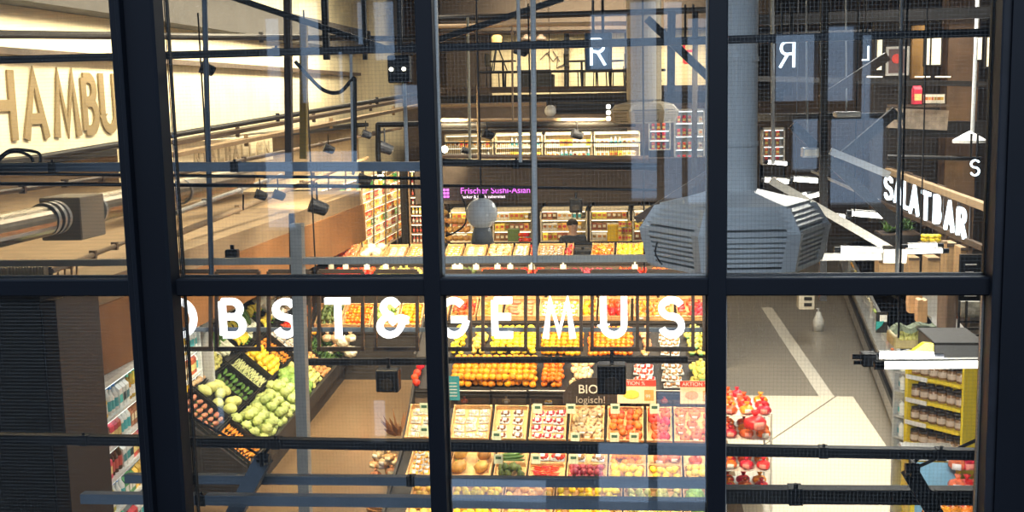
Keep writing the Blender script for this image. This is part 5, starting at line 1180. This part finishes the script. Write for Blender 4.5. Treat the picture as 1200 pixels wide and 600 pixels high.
# ================================================================== PERSON
def person(loc, rz, label):
    e = empty('person', loc, label, 'person', rz=rz)
    def skin(name, verts, edges, radii, m, sub=2):
        me = bpy.data.meshes.new(name); me.from_pydata(verts, edges, []); o = bpy.data.objects.new(name, me); COL.objects.link(o)
        md = o.modifiers.new('s', 'SKIN'); sd = o.modifiers.new('u', 'SUBSURF'); sd.levels = sub; sd.render_levels = sub
        for i, r in enumerate(radii): me.skin_vertices[0].data[i].radius = (r if isinstance(r, tuple) else (r, r)); me.skin_vertices[0].data[i].use_root = (i == 0)
        bpy.context.view_layer.update(); m2 = bpy.data.meshes.new_from_object(o.evaluated_get(bpy.context.evaluated_depsgraph_get())); bpy.data.objects.remove(o)
        m2.materials.clear(); m2.materials.append(m)
        for p_ in m2.polygons: p_.use_smooth = True
        q = bpy.data.objects.new(name, m2); COL.objects.link(q); q.parent = e; return q
    SK = mat('skin_tone', (.62, .38, .26), .5)
    V = [(0, 0, .95), (0, 0, 1.15), (0, .01, 1.38), (0, 0, 1.47), (0, -.01, 1.55), (0, -.015, 1.66), (0, -.01, 1.73)]; Rr = [.15, .14, .15, .06, .075, .09, .06]; E = [(i, i+1) for i in range(6)]
    for s_ in (-1, 1):
        b_ = len(V); V += [(.17*s_, 0, 1.38), (.22*s_, -.02, 1.12), (.16*s_, -.22, 1.02), (.13*s_, -.30, 1.03)]; Rr += [.06, .046, .034, .028]; E += [(2, b_), (b_, b_+1), (b_+1, b_+2), (b_+2, b_+3)]
        for k in range(4): n = len(V); V += [(.13*s_+(k-1.5)*.02, -.35, 1.03), (.13*s_+(k-1.5)*.022, -.39+abs(k-1.5)*.008, 1.01)]; Rr += [.009, .007]; E += [(b_+3, n), (n, n+1)]
        n = len(V); V += [(.13*s_-.035*s_, -.33, 1.02)]; Rr += [.009]; E += [(b_+3, n)]
        b_ = len(V); V += [(.09*s_, 0, .86), (.10*s_, -.01, .48), (.10*s_, .01, .09), (.10*s_, -.12, .04)]; Rr += [.085, .058, .04, .035]; E += [(0, b_), (b_, b_+1), (b_+1, b_+2), (b_+2, b_+3)]
    skin('body', V, E, Rr, SK)
    J = mat('dark_jacket', (.06, .065, .075), .8, noise=.2)
    V = [(0, 0, .92), (0, 0, 1.15), (0, .01, 1.38), (0, 0, 1.46)]; Rr = [(.19, .14), (.17, .13), (.18, .12), .07]; E = [(0, 1), (1, 2), (2, 3)]
    for s_ in (-1, 1): b_ = len(V); V += [(.18*s_, 0, 1.38), (.23*s_, -.02, 1.12), (.165*s_, -.2, 1.025)]; Rr += [.08, .06, .046]; E += [(2, b_), (b_, b_+1), (b_+1, b_+2)]
    skin('jacket', V, E, Rr, J)
    V = [(0, 0, .95)]; Rr = [.16]; E = []
    for s_ in (-1, 1): b_ = len(V); V += [(.09*s_, 0, .85), (.10*s_, -.01, .48), (.10*s_, .01, .1)]; Rr += [.1, .072, .06]; E += [(0, b_), (b_, b_+1), (b_+1, b_+2)]
    skin('trousers', V, E, Rr, mat('dark_trousers', (.03, .03, .04), .8))
    mb = MB(); v = mb.sph((0, .01, 1.69), .098, 3); warp(v, lambda c: (c.x, c.y, c.z if c.z > 1.66 or c.y > .02 else 1.66+(c.z-1.66)*.1)); mb.build('hair', mat('dark_hair', (.05, .035, .025), .7), e, smooth=True)
    mb = MB(); mb.sph((0, -.105, 1.63), .014, 1); [mb.sph((.085*s_, 0, 1.63), .018, 1, (.5, 1, 1.4)) for s_ in (-1, 1)]; mb.build('nose_and_ears', SK, e, smooth=True)
    mb = MB(); [mb.sph((.032*s_, -.088, 1.65), .009, 1) for s_ in (-1, 1)]; mb.build('eyes', DARK, e, smooth=True)
    mb = MB(); mb.sph((0, -.092, 1.585), .016, 1, (1.4, .4, .35)); mb.build('mouth', mat('lips', (.5, .2, .17), .5), e, smooth=True)
    return e
pc = P(671, 262, 24.6); pr = person((pc.x, 24.6, 0), .5, 'person in a dark jacket with dark hair standing behind the third fruit stand'); pr.scale = (1.3, 1.2, 1.03)
# ================================================================== COLD SHELF AT LEFT, CABINET, RADIATOR
XF = -5.07; ya = 9.7; Lf = 3.5; AF = math.pi/2+.12
zf = [.25, .62, .95, 1.26, 1.55]
e = shelf_unit((XF, ya, 0), Lf, .6, zf, 'white lit cold shelf of juice and milk at the left, partly behind the wide column', mat('cold_white', (.82, .85, .84), .4), LEDW, None, 'cold shelf', AF, top=1.92)
for j, z in enumerate(zf):
    ks = [['milk_carton', 'juice_bottle', 'red_carton'], ['juice_carton', 'milk_bottle', 'green_carton'], ['red_carton', 'dark_bottle', 'milk_carton'], ['coffee_packet', 'red_carton', 'milk_bottle'], ['juice_bottle', 'milk_bottle', 'milk_carton']][j]
    stock((XF, ya, 0), Lf, z, .5, ks, .10, 'drink pack on the %s board of the white cold shelf' % lv[j], '%s board of the cold shelf' % lv[j], AF, 1.1)
o = MB().box((-.1, -.03, 0), (.06, .03, 2.0), .01).build('end_post', LGREY); o.location = (XF+.06-.12*Lf, ya+Lf+.05, 0); tag(o, 'pale shiny post at the far end of the white cold shelf', 'post')
e = empty('dark_cabinet', (P(0, 400, 8.4).x, 8.4, 0), 'tall black cabinet filling the lower left corner', 'cabinet'); w_ = P(101, 400, 9.1).x+1-P(0, 400, 8.4).x; zt = P(50, 352, 8.4).z
MB().box((-1, 0, 0), (w_-1, .7, zt), .01).build('body', mat('cabinet_black', (.006, .006, .006), .6, noise=.2, spec=.1), e)
MB().box((-1.02, -.02, zt), (w_-.98, .72, zt+.04), .005).build('top', DARK, e)
for k in range(2): MB().box((-.95+k*.68, -.02, .1), (-.3+k*.68, 0, zt-.08), .004).build('door', BLACK, e)
MB().box((w_-1, .0, 0), (w_-.86, .7, zt)).build('side_strip', mat('strip_brown', (.05, .03, .015), .7), e)
e = empty('radiator', P(2, 335, 9.3), 'ribbed pale radiator on top of the black cabinet at far left', 'radiator'); t = 9.3/FPX
for k in range(16): MB().box(((k*4-4)*t, 0, 0), ((k*4-2)*t, .08, 24*t), .003).build('fin', mat('radiator_beige', (.45, .4, .3), .5), e)
MB().box((-6*t, .08, 0), (62*t, .1, 22*t)).build('rear_plate', DARK, e)
for k, px in enumerate((68, 76, 84, 90)): bar_thing('copper_pipe', (px, 312), (px, 350), 3, PINE, ('first', 'second', 'third', 'fourth')[k]+' short upright pipe right of the ribbed radiator', 'pipe', 9.3, square=False)
# ================================================================== BIO BOARD, OFFER CARDS
Yb = 12.4; t = Yb/FPX; e = empty('chalk_board', P(700, 475, Yb), 'dark rounded chalkboard reading BIO logisch! over the third row', 'sign')
poly = [(-40*t, 0), (40*t, 0), (40*t, 24*t), (34*t, 30*t), (18*t, 33*t), (0, 34*t), (-18*t, 33*t), (-30*t, 28*t), (-37*t, 20*t), (-42*t, 12*t)]
MB().prism(poly, 0, .02).build('board_panel', mat('chalkboard', (.03, .02, .015), .7, noise=.2), e)
CH = mat('chalk', (.85, .8, .7), .9)
text_obj('text', 'BIO', 15*t, CH, (-23*t, -.006, 15*t), 0, e); o = text_obj('text', 'logisch!', 12*t, mat('grey_chalk', (.42, .36, .3), .9), (-26*t, -.006, 3*t), 0, e)
def offer(px, py, w_, h_, label, pic, Y=12.35):
    t = Y/FPX; e = empty('offer_card', P(px, py, Y), label, 'sign'); MB().box((-w_/2*t, 0, -h_/2*t), (w_/2*t, .01, h_/2*t)).build('card', mat('card_cream', (.85, .72, .5), .5), e)
    MB().box((-w_/2*t, -.004, h_*.24*t), (w_/2*t, 0, h_/2*t)).build('red_band', mat('band_red', (.62, .06, .04), .5), e); text_obj('text', 'AKTION %', 6.4*t, WHITE, (-w_*.44*t, -.006, h_*.29*t), 0, e, ext=.001)
    mb = MB(); mb.sph((-w_*.14*t, -.004, -h_*.12*t), 1, 2, (w_*.22*t, .004, h_*.2*t)); mb.build('picture', pic, e)
    MB().box((w_*.2*t, -.004, -h_*.38*t), (w_*.44*t, 0, h_*.08*t)).build('price_field', mat('price_orange', (.85, .35, .1), .5), e)
    text_obj('text', '99', 6*t, WHITE, (w_*.23*t, -.006, -h_*.26*t), 0, e, ext=.001)
    MB().box((-.006, .01, -h_*.9*t), (.006, .02, 0)).build('stick', DARK, e)
offer(746, 459, 46, 29, 'offer card AKTION % with a yellow picture right of the chalkboard', mat('pic_yellow', (.9, .7, .1), .5)); offer(816, 460, 38, 28, 'offer card AKTION % with a brown picture left of the centre-right mullion', mat('pic_brown', (.6, .38, .2), .5))
e = empty('info_card', P(527, 455, 12.3), 'teal card with pale lines beside the centre-left mullion', 'sign'); t = 12.3/FPX
MB().box((-12*t, 0, -15*t), (12*t, .01, 15*t)).build('card', mat('teal_card', (.03, .22, .28), .5), e)
for k in range(5): MB().box((-4*t, -.004, (6-4*k)*t), (9*t, 0, (7-4*k)*t)).build('text_line', LGREY, e)
PC = mat('green_price_card', (.62, .72, .55), .5); PCT = mat('price_text', (.05, .12, .08), .6)
pc0 = None
for px, py, l in ((630, 479, 'first'), (669, 479, 'second'), (721, 479, 'third'), (767, 479, 'fourth'), (497, 478, 'outermost left'), (582, 511, 'lower first'), (674, 513, 'lower second'), (720, 513, 'lower third'), (743, 513, 'lower fourth'), (497, 505, 'lower left'), (584, 538, 'bottom first'), (628, 538, 'bottom second'), (672, 538, 'bottom third')):
    Y = 12.0 if py < 500 else (11.9 if py < 530 else 11.4); t = Y/FPX
    e = empty('price_card', P(px, py, Y), {'4': 'pale green price card clipped above the third row, ', '5': 'pale green price card on the crate fronts, '}[str(py)[0]]+l, 'price card', None) if 0 else empty('price_card', P(px, py, Y), 'pale green price card, %s of those %s' % (l, 'under the clear bins' if py < 500 else 'on the third row crates' if py < 530 else 'on the second row crates'), 'price card', 'price cards of the front stand')
    cc = MB().box((-5.5*t, 0, -6*t), (5.5*t, .006, 6*t)).build('card', PC, e); MB().box((-3.5*t, -.003, 0), (3.5*t, 0, 3.4*t)).build('price_text', PCT, cc)
# ================================================================== RIGHT SIDE: salad counter, jar shelf, poster
XC = 3.0
e = empty('salad_counter', (XC, 13.2, 0), 'long grey salad counter running back along the right side of the lane', 'counter')
def cq(name, pts, m, y0=13.4, y1=25):
    mb = MB(); f = lambda y: (y-13.4)*.10
    va = [mb.bm.verts.new((x+f(y0), y0-13.2, z)) for x, z in pts]; vb = [mb.bm.verts.new((x+f(y1), y1-13.2, z)) for x, z in pts]
    mb.bm.faces.new(va); mb.bm.faces.new(vb[::-1])
    for i in range(len(pts)): mb.bm.faces.new((va[i], vb[i], vb[(i+1) % len(pts)], va[(i+1) % len(pts)]))
    return mb.build(name, m, e)
cq('plinth', [(.04, 0), (.04, .12), (1.3, .12), (1.3, 0)], BLACK); cq('front_panel', [(0, .12), (0, .80), (1.35, .80), (1.35, .12)], mat('counter_stone', (.22, .21, .2), .3, noise=.3, nscale=3))
cq('bumper_rail', [(-.05, .46), (-.05, .54), (0, .54), (0, .46)], BLACK); cq('counter_top', [(-.08, .80), (-.08, .86), (.08, .86), (.08, .80)], ALU); cq('food_well', [(.08, .78), (.08, .84), (1.35, .84), (1.35, .78)], LGREY)
cq('sneeze_guard', [(.02, 1.18), (.03, 1.20), (.52, 1.42), (.52, 1.40)], thin_glass('sneeze_glass', .01, (.95, .97, .96), .02, ior=1.12)); cq('guard_rail', [(.0, 1.17), (.0, 1.21), (.04, 1.21), (.04, 1.17)], ALU)
for y in (13.5, 16, 18.5, 21, 23.5): 
    o = MB().bar((.02+(y-13.4)*.1, y-13.2, .86), (.02+(y-13.4)*.1, y-13.2, 1.2), .04, .04).build('guard_post', ALU, e)
# trays of food in the counter
TB = mat('tray_steel', (.6, .6, .58), .3, .6)
for k in range(10):
    for j in range(2):
        y = 14.6+k*1.0; x = XC+.26+j*.42+(y-13.4)*.1; fc = ((.85, .6, .1), (.7, .2, .06), (.80, .72, .3), (.9, .5, .1), (.4, .5, .12), (.85, .75, .5))[(k+j*2) % 6]
        e2 = empty('food_tray', (x, y, .85), 'steel food tray in the salad counter, %s one of the %s row' % (ordn[k], ('front', 'rear')[j]), 'food tray')
        mb = MB(); mb.box((-.19, -.42, 0), (.19, .42, .01)).box((-.19, -.42, 0), (-.18, .42, .08)).box((.18, -.42, 0), (.19, .42, .08)).box((-.19, -.42, 0), (.19, -.41, .08)).box((-.19, .41, 0), (.19, .42, .08)); mb.build('tray', TB, e2)
        mb = MB(); random.seed(k*7+j)
        for q in range(40): mb.sph((random.uniform(-.15, .15), random.uniform(-.38, .38), .05+random.uniform(0, .03)), random.uniform(.025, .045), 1)
        o = mb.build('salad', mat('salad_%d' % ((k+j*2) % 6), fc, .5, noise=.3, nscale=25), e2, smooth=True); o['kind'] = 'stuff'
# upright menu card with teal wedge
e = empty('menu_stand', P(1034, 378, 15), 'small standing menu with a teal corner on the salad counter', 'sign'); t = 15/FPX
MB().box((-7*t, 0, -12*t), (6*t, .02, 12*t)).build('panel', DARK, e); MB().box((-3*t, -.005, 1*t), (5*t, 0, 9*t)).build('paper', WHITE, e); MB().prism([(-7*t, -9*t), (-1*t, -4*t), (2*t, 2*t), (-7*t, 1*t)], -.006, 0).build('teal_corner', mat('teal', (.02, .35, .35), .5), e)
# baker's paper bags, cloth heap, lime basket
for i, (px, py, w_, h_, l) in enumerate(((1073, 356, 14, 22, 'wide tan paper sack behind the lime basket'), (1081, 365, 10, 26, 'narrow tan paper sack behind the lime basket'))):
    t = 12.5/FPX; mb = MB(); mb.prism([(-w_/2*t, -h_/2*t), (w_/2*t, -h_/2*t), (w_*.55*t, 0), (w_/2*t, h_/2*t), (w_*.2*t, h_*.46*t), (-w_*.1*t, h_*.52*t), (-w_/2*t, h_*.48*t), (-w_*.55*t, 0)], 0, .14)
    o = mb.build('paper_sack', mat('sack_tan', (.66, .43, .24), .8, noise=.15, nscale=10)); o.location = P(px, py, 12.5-.2*i); tag(o, l, 'sack')
e = empty('fruit_basket', P(1073, 409, 9.0), 'low basket with striped cloth and green limes at the right, above the twin tube', 'basket'); t = 9/FPX
MB().box((-24*t, 0, 0), (22*t, .3, 14*t), .01).build('basket_body', mat('basket_yellow', (.62, .5, .22), .6, noise=.3), e)
mb = MB(); pts = cat([(-26., 20.), (-18., 26.), (-8., 22.), (4., 27.), (16., 24.), (22., 26.)], 4)
for (a, b_), (c_, d_) in zip(pts, pts[1:]): mb.bar((a*t, .02, b_*t), (c_*t, .02, d_*t), .12, 6*t)
mb.build('cloth', mat('cloth_green', (.30, .36, .24), .8, noise=.4, nscale=20), e)
for i in range(14): item('avocado' if 0 else 'pear', P(1056+(i % 7)*5, 396-(i//7)*5, 8.95+(i//7)*.1), 'green fruit lying in the low basket above the twin tube', 'green fruit in the low basket', None, .55)
t = 7/FPX; o = MB().prism([(-15*t, -5*t), (13*t, -5*t), (13*t, 8*t), (3*t, 9*t)], 0, .05).build('yellow_tag', mat('bright_yellow', (.95, .85, .02), .5)); o.location = P(1080, 411, 7.0); tag(o, 'bright yellow wedge-shaped card touching the twin tube', 'card')
e = empty('dark_bin', P(1122, 419, 8.3), 'dark grey box top behind the twin tube at the right edge', 'box'); t = 8.3/FPX
MB().box((-26*t, 0, -12*t), (30*t, .5, 17*t), .01).build('body', mat('bin_dark', (.09, .09, .09), .6), e); MB().box((-27*t, -.02, 15*t), (31*t, .52, 18*t), .005).build('lid', DARK, e)
e = empty('wire_rack', P(1138, 385, 10.5), 'black wire rack with pale packs at the right edge, over the dark box', 'rack'); t = 10.5/FPX; mb = MB()
for x in (-14, -6, 16): mb.bar((x*t, 0, -20*t), (x*t, 0, 32*t), .02, .02)
for z in (-16, -8, 0, 8): mb.bar((-14*t, 0, z*t), (20*t, 0, z*t), .02, .015)
mb.build('wire_frame', DARK, e); MB().box((-10*t, .05, 12*t), (14*t, .1, 30*t)).build('pale_panel', mat('pale_packs', (.4, .38, .33), .6, noise=.4, nscale=30), e)
for a, b_, y, l in ((1070, 1128, 11.5, 'brown crate-like cupboard side, upper right of the lime basket'),):
    p0, p1 = P(1108, 395, 12.5), P(1122, 345, 12.5); o = MB().box((0, 0, 0), (p1.x-p0.x, .4, p1.z-p0.z), .01).build('cupboard', mat('cupboard_brown', (.18, .13, .1), .6, noise=.2)); o.location = p0; tag(o, l, 'cupboard')
# timber kiosk fronts seen under the tubes
for i, (a, b_, t_, bt, Y) in enumerate(((1029, 1050, 305, 330, 16), (1064, 1078, 302, 330, 15.5), (1086, 1102, 302, 330, 15), (1108, 1122, 285, 330, 14.5), (1124, 1133, 290, 332, 14))):
    p0, p1 = P(a, bt+14, Y), P(b_, t_, Y); e = empty('timber_front', p0, ('first', 'second', 'third', 'fourth', 'last')[i]+' timber board front from the left, under the salad bar letters', 'board'); W_, H_ = p1.x-p0.x, p1.z-p0.z
    MB().box((0, 0, 0), (W_, .3, H_), .006).build('panel', mat('kiosk_timber', (.42, .27, .13), .6, noise=.25, nscale=4), e); MB().box((0, -.012, H_*.93), (W_, 0, H_)).build('cap_board', BROWN, e)
for i in range(14): item('leafy_bunch', P(1040+(i % 7)*4, 272-(i//7)*6, 18.5+.1*i), 'green sprig standing behind the rods under the salad bar letters', 'greens under the salad bar letters', (0, 0, i), 1.3)
e = empty('planter', P(1052, 290, 18.5), 'dark planter under the salad bar letters', 'planter'); MB().box((-.3, -.2, 0), (.35, .4, .22), .01).build('trough', DARK, e); MB().box((-.28, -.18, .22), (.33, .38, .23)).build('soil', BROWN, e)
for i in range(10): item('lemon', P(1083+(i % 5)*4, 281-(i//5)*4, 14.5), 'yellow fruit heaped above the twin tube right of the gusset', 'yellow fruit by the gusset', None, .9)
bar_thing('shelf_board', (1076, 285), (1110, 284), 3, BEIGE, 'small tan board carrying yellow fruit', 'shelf', 14.5)
# small box on the wall in the lane, bottom of upright
p0 = P(937, 363, 20); e = empty('vent_box', p0, 'small beige box with two dark slots at the top of the grey lane', 'box'); t = 20/FPX
MB().box((-1*t, 0, 0), (17*t, .3, 19*t), .01).build('body', mat('vent_beige', (.5, .45, .36), .6), e)
for z in (4, 11): MB().box((5*t, -.01, z*t), (14*t, 0, (z+4)*t)).build('slot', DARK, e)
d = empty('dispenser_stand', (PZ(959, 388, 0).x, PZ(959, 388, 0).y, 0), 'small pale bottle-shaped dispenser standing on the grey lane by the counter', 'dispenser')
MB().lathe([(0, 0), (.16, 0), (.17, .35), (.10, .50), (.07, .62), (0, .64)], 16).build('bottle_body', mat('dispenser_pale', (.5, .5, .47), .5), d, smooth=True); MB().cyl((0, 0, .64), (0, 0, .74), .03, n=8).cyl((0, 0, .72), (-.08, 0, .72), .02, n=8).build('pump', GREY, d); d.scale = (.6, .6, .6)
# ---- yellow shelf with jars
Yj = 9.6; t = Yj/FPX; YEL = mat('yellow_shelf', (.86, .66, .04), .45, noise=.05)
x0, x1 = P(1063, 480, Yj).x, P(1124, 480, Yj).x; xs_ = P(1141, 480, Yj).x; base = Vector((x0, Yj, 0))
ytop = P(1063, 424, Yj).z+.05; JA = -.84; JR = Matrix.Rotation(JA, 3, 'Z'); WJ = .50
def jl(x, y, z): return base+JR @ Vector((x, y, 0))+Vector((0, 0, z))
e = empty('jar_shelf', base, 'bright yellow shelf packed with brown-lidded jars at the right', 'shelf', rz=JA); x0_, x1_, xe = 0, WJ, WJ+.02
MB().box((WJ, 0, 0), (xe, .26, ytop), .003).build('side_panel', YEL, e); MB().box((-.03, 0, 0), (0, .26, ytop), .003).build('side_panel', YEL, e); MB().box((0, .24, 0), (WJ, .26, ytop)).build('back_panel', YEL, e); MB().box((-.03, 0, ytop), (xe, .26, ytop+.04)).build('top_panel', YEL, e)
tilt = (P(1123, 450, Yj).z-P(1066, 437, Yj).z)
for j, (pl, prr) in enumerate(((437, 437), (464, 464), (490, 490), (516, 516))):
    zl_ = P(1066, pl, Yj).z; zr_ = P(1066, (pl+prr)/2, Yj).z
    z = zr_-.005
    MB().box((0, -.02, z-.03), (WJ, .24, z), .003).build('shelf', YEL, e)
    MB().box((.0, -.03, z-.035), (WJ*.4, -.021, z+.002)).build('label_strip', WHITE, e)
    for r in range(2):
        for i in range(6): item('honey_jar', jl(.045+i*(WJ-.08)/5.05, .05+r*.085, z), 'brown-lidded jar on the %s board of the yellow shelf' % ('top', 'second', 'third', 'lowest')[j], 'jars on the %s board of the yellow shelf' % ('top', 'second', 'third', 'lowest')[j], (0, 0, random.uniform(0, 6)), .98)
# wing of the shelf with cartons (seen from the side)
e = empty('side_shelf', jl(-.10, .02, 0), 'narrow grey shelf wing with white cartons left of the yellow shelf', 'shelf', rz=JA)
MB().box((-.06, .0, 0), (-.045, .2, ytop)).build('side_panel', LGREY, e)
for j, py in enumerate((438, 460, 490, 515, 540)):
    z = P(1058, py, Yj).z; MB().box((-.06, 0, z-.02), (.06, .2, z)).build('shelf', LGREY, e)
    for i in range(2): item('milk_carton', jl(-.10, .06+i*.09, z), 'white carton on the %s board of the grey shelf wing' % lv[4-j], '%s board of the grey wing' % lv[4-j], (0, 0, 1.57), .62)
# promotional poster and bags below the jars
Yp = 8.8; t = Yp/FPX; e = empty('promo_box', P(1066, 612, Yp), 'yellow display box with a light blue picture of bottles under the jars', 'display box')
MB().box((0, 0, 0), (54*t, .35, 78*t), .006).build('box_body', YEL, e); MB().box((5*t, -.006, 12*t), (50*t, 0, 74*t)).build('picture', mat('sky_picture', (.25, .52, .75), .5, noise=.15, nscale=6), e)
mb = MB()
for x, h_ in ((22, 24), (30, 34), (38, 22)): mb.prism([((x-4)*t, 12*t), ((x+4)*t, 12*t), ((x+4)*t, (12+h_*.6)*t), ((x+1.5)*t, (12+h_*.8)*t), ((x+1.5)*t, (12+h_)*t), ((x-1.5)*t, (12+h_)*t), ((x-1.5)*t, (12+h_*.8)*t), ((x-4)*t, (12+h_*.6)*t)], -.012, -.007)
mb.build('printed_bottle', mat('print_peach', (.8, .5, .35), .5), e)
MB().box((-3*t, -.05, 78*t), (56*t, .35, 81*t)).build('shelf_top', WHITE, e)
for i in range(9): item('pink_net' if i % 3 == 0 else 'red_net', P(1122+(i % 3)*11, 598-(i//3)*24, 8.6), 'red and orange bag piled right of the yellow display box', 'red bags at the lower right', (0, 0, random.uniform(-.4, .4)), .95)
for i in range(4): item('orange_net', P(1092+i*14, 606, 8.2), 'orange bag at the very bottom right', 'orange bags at the bottom', (0, 0, .2*i), .9)
print('ITEMS total', NITEM)
bpy.context.view_layer.update()
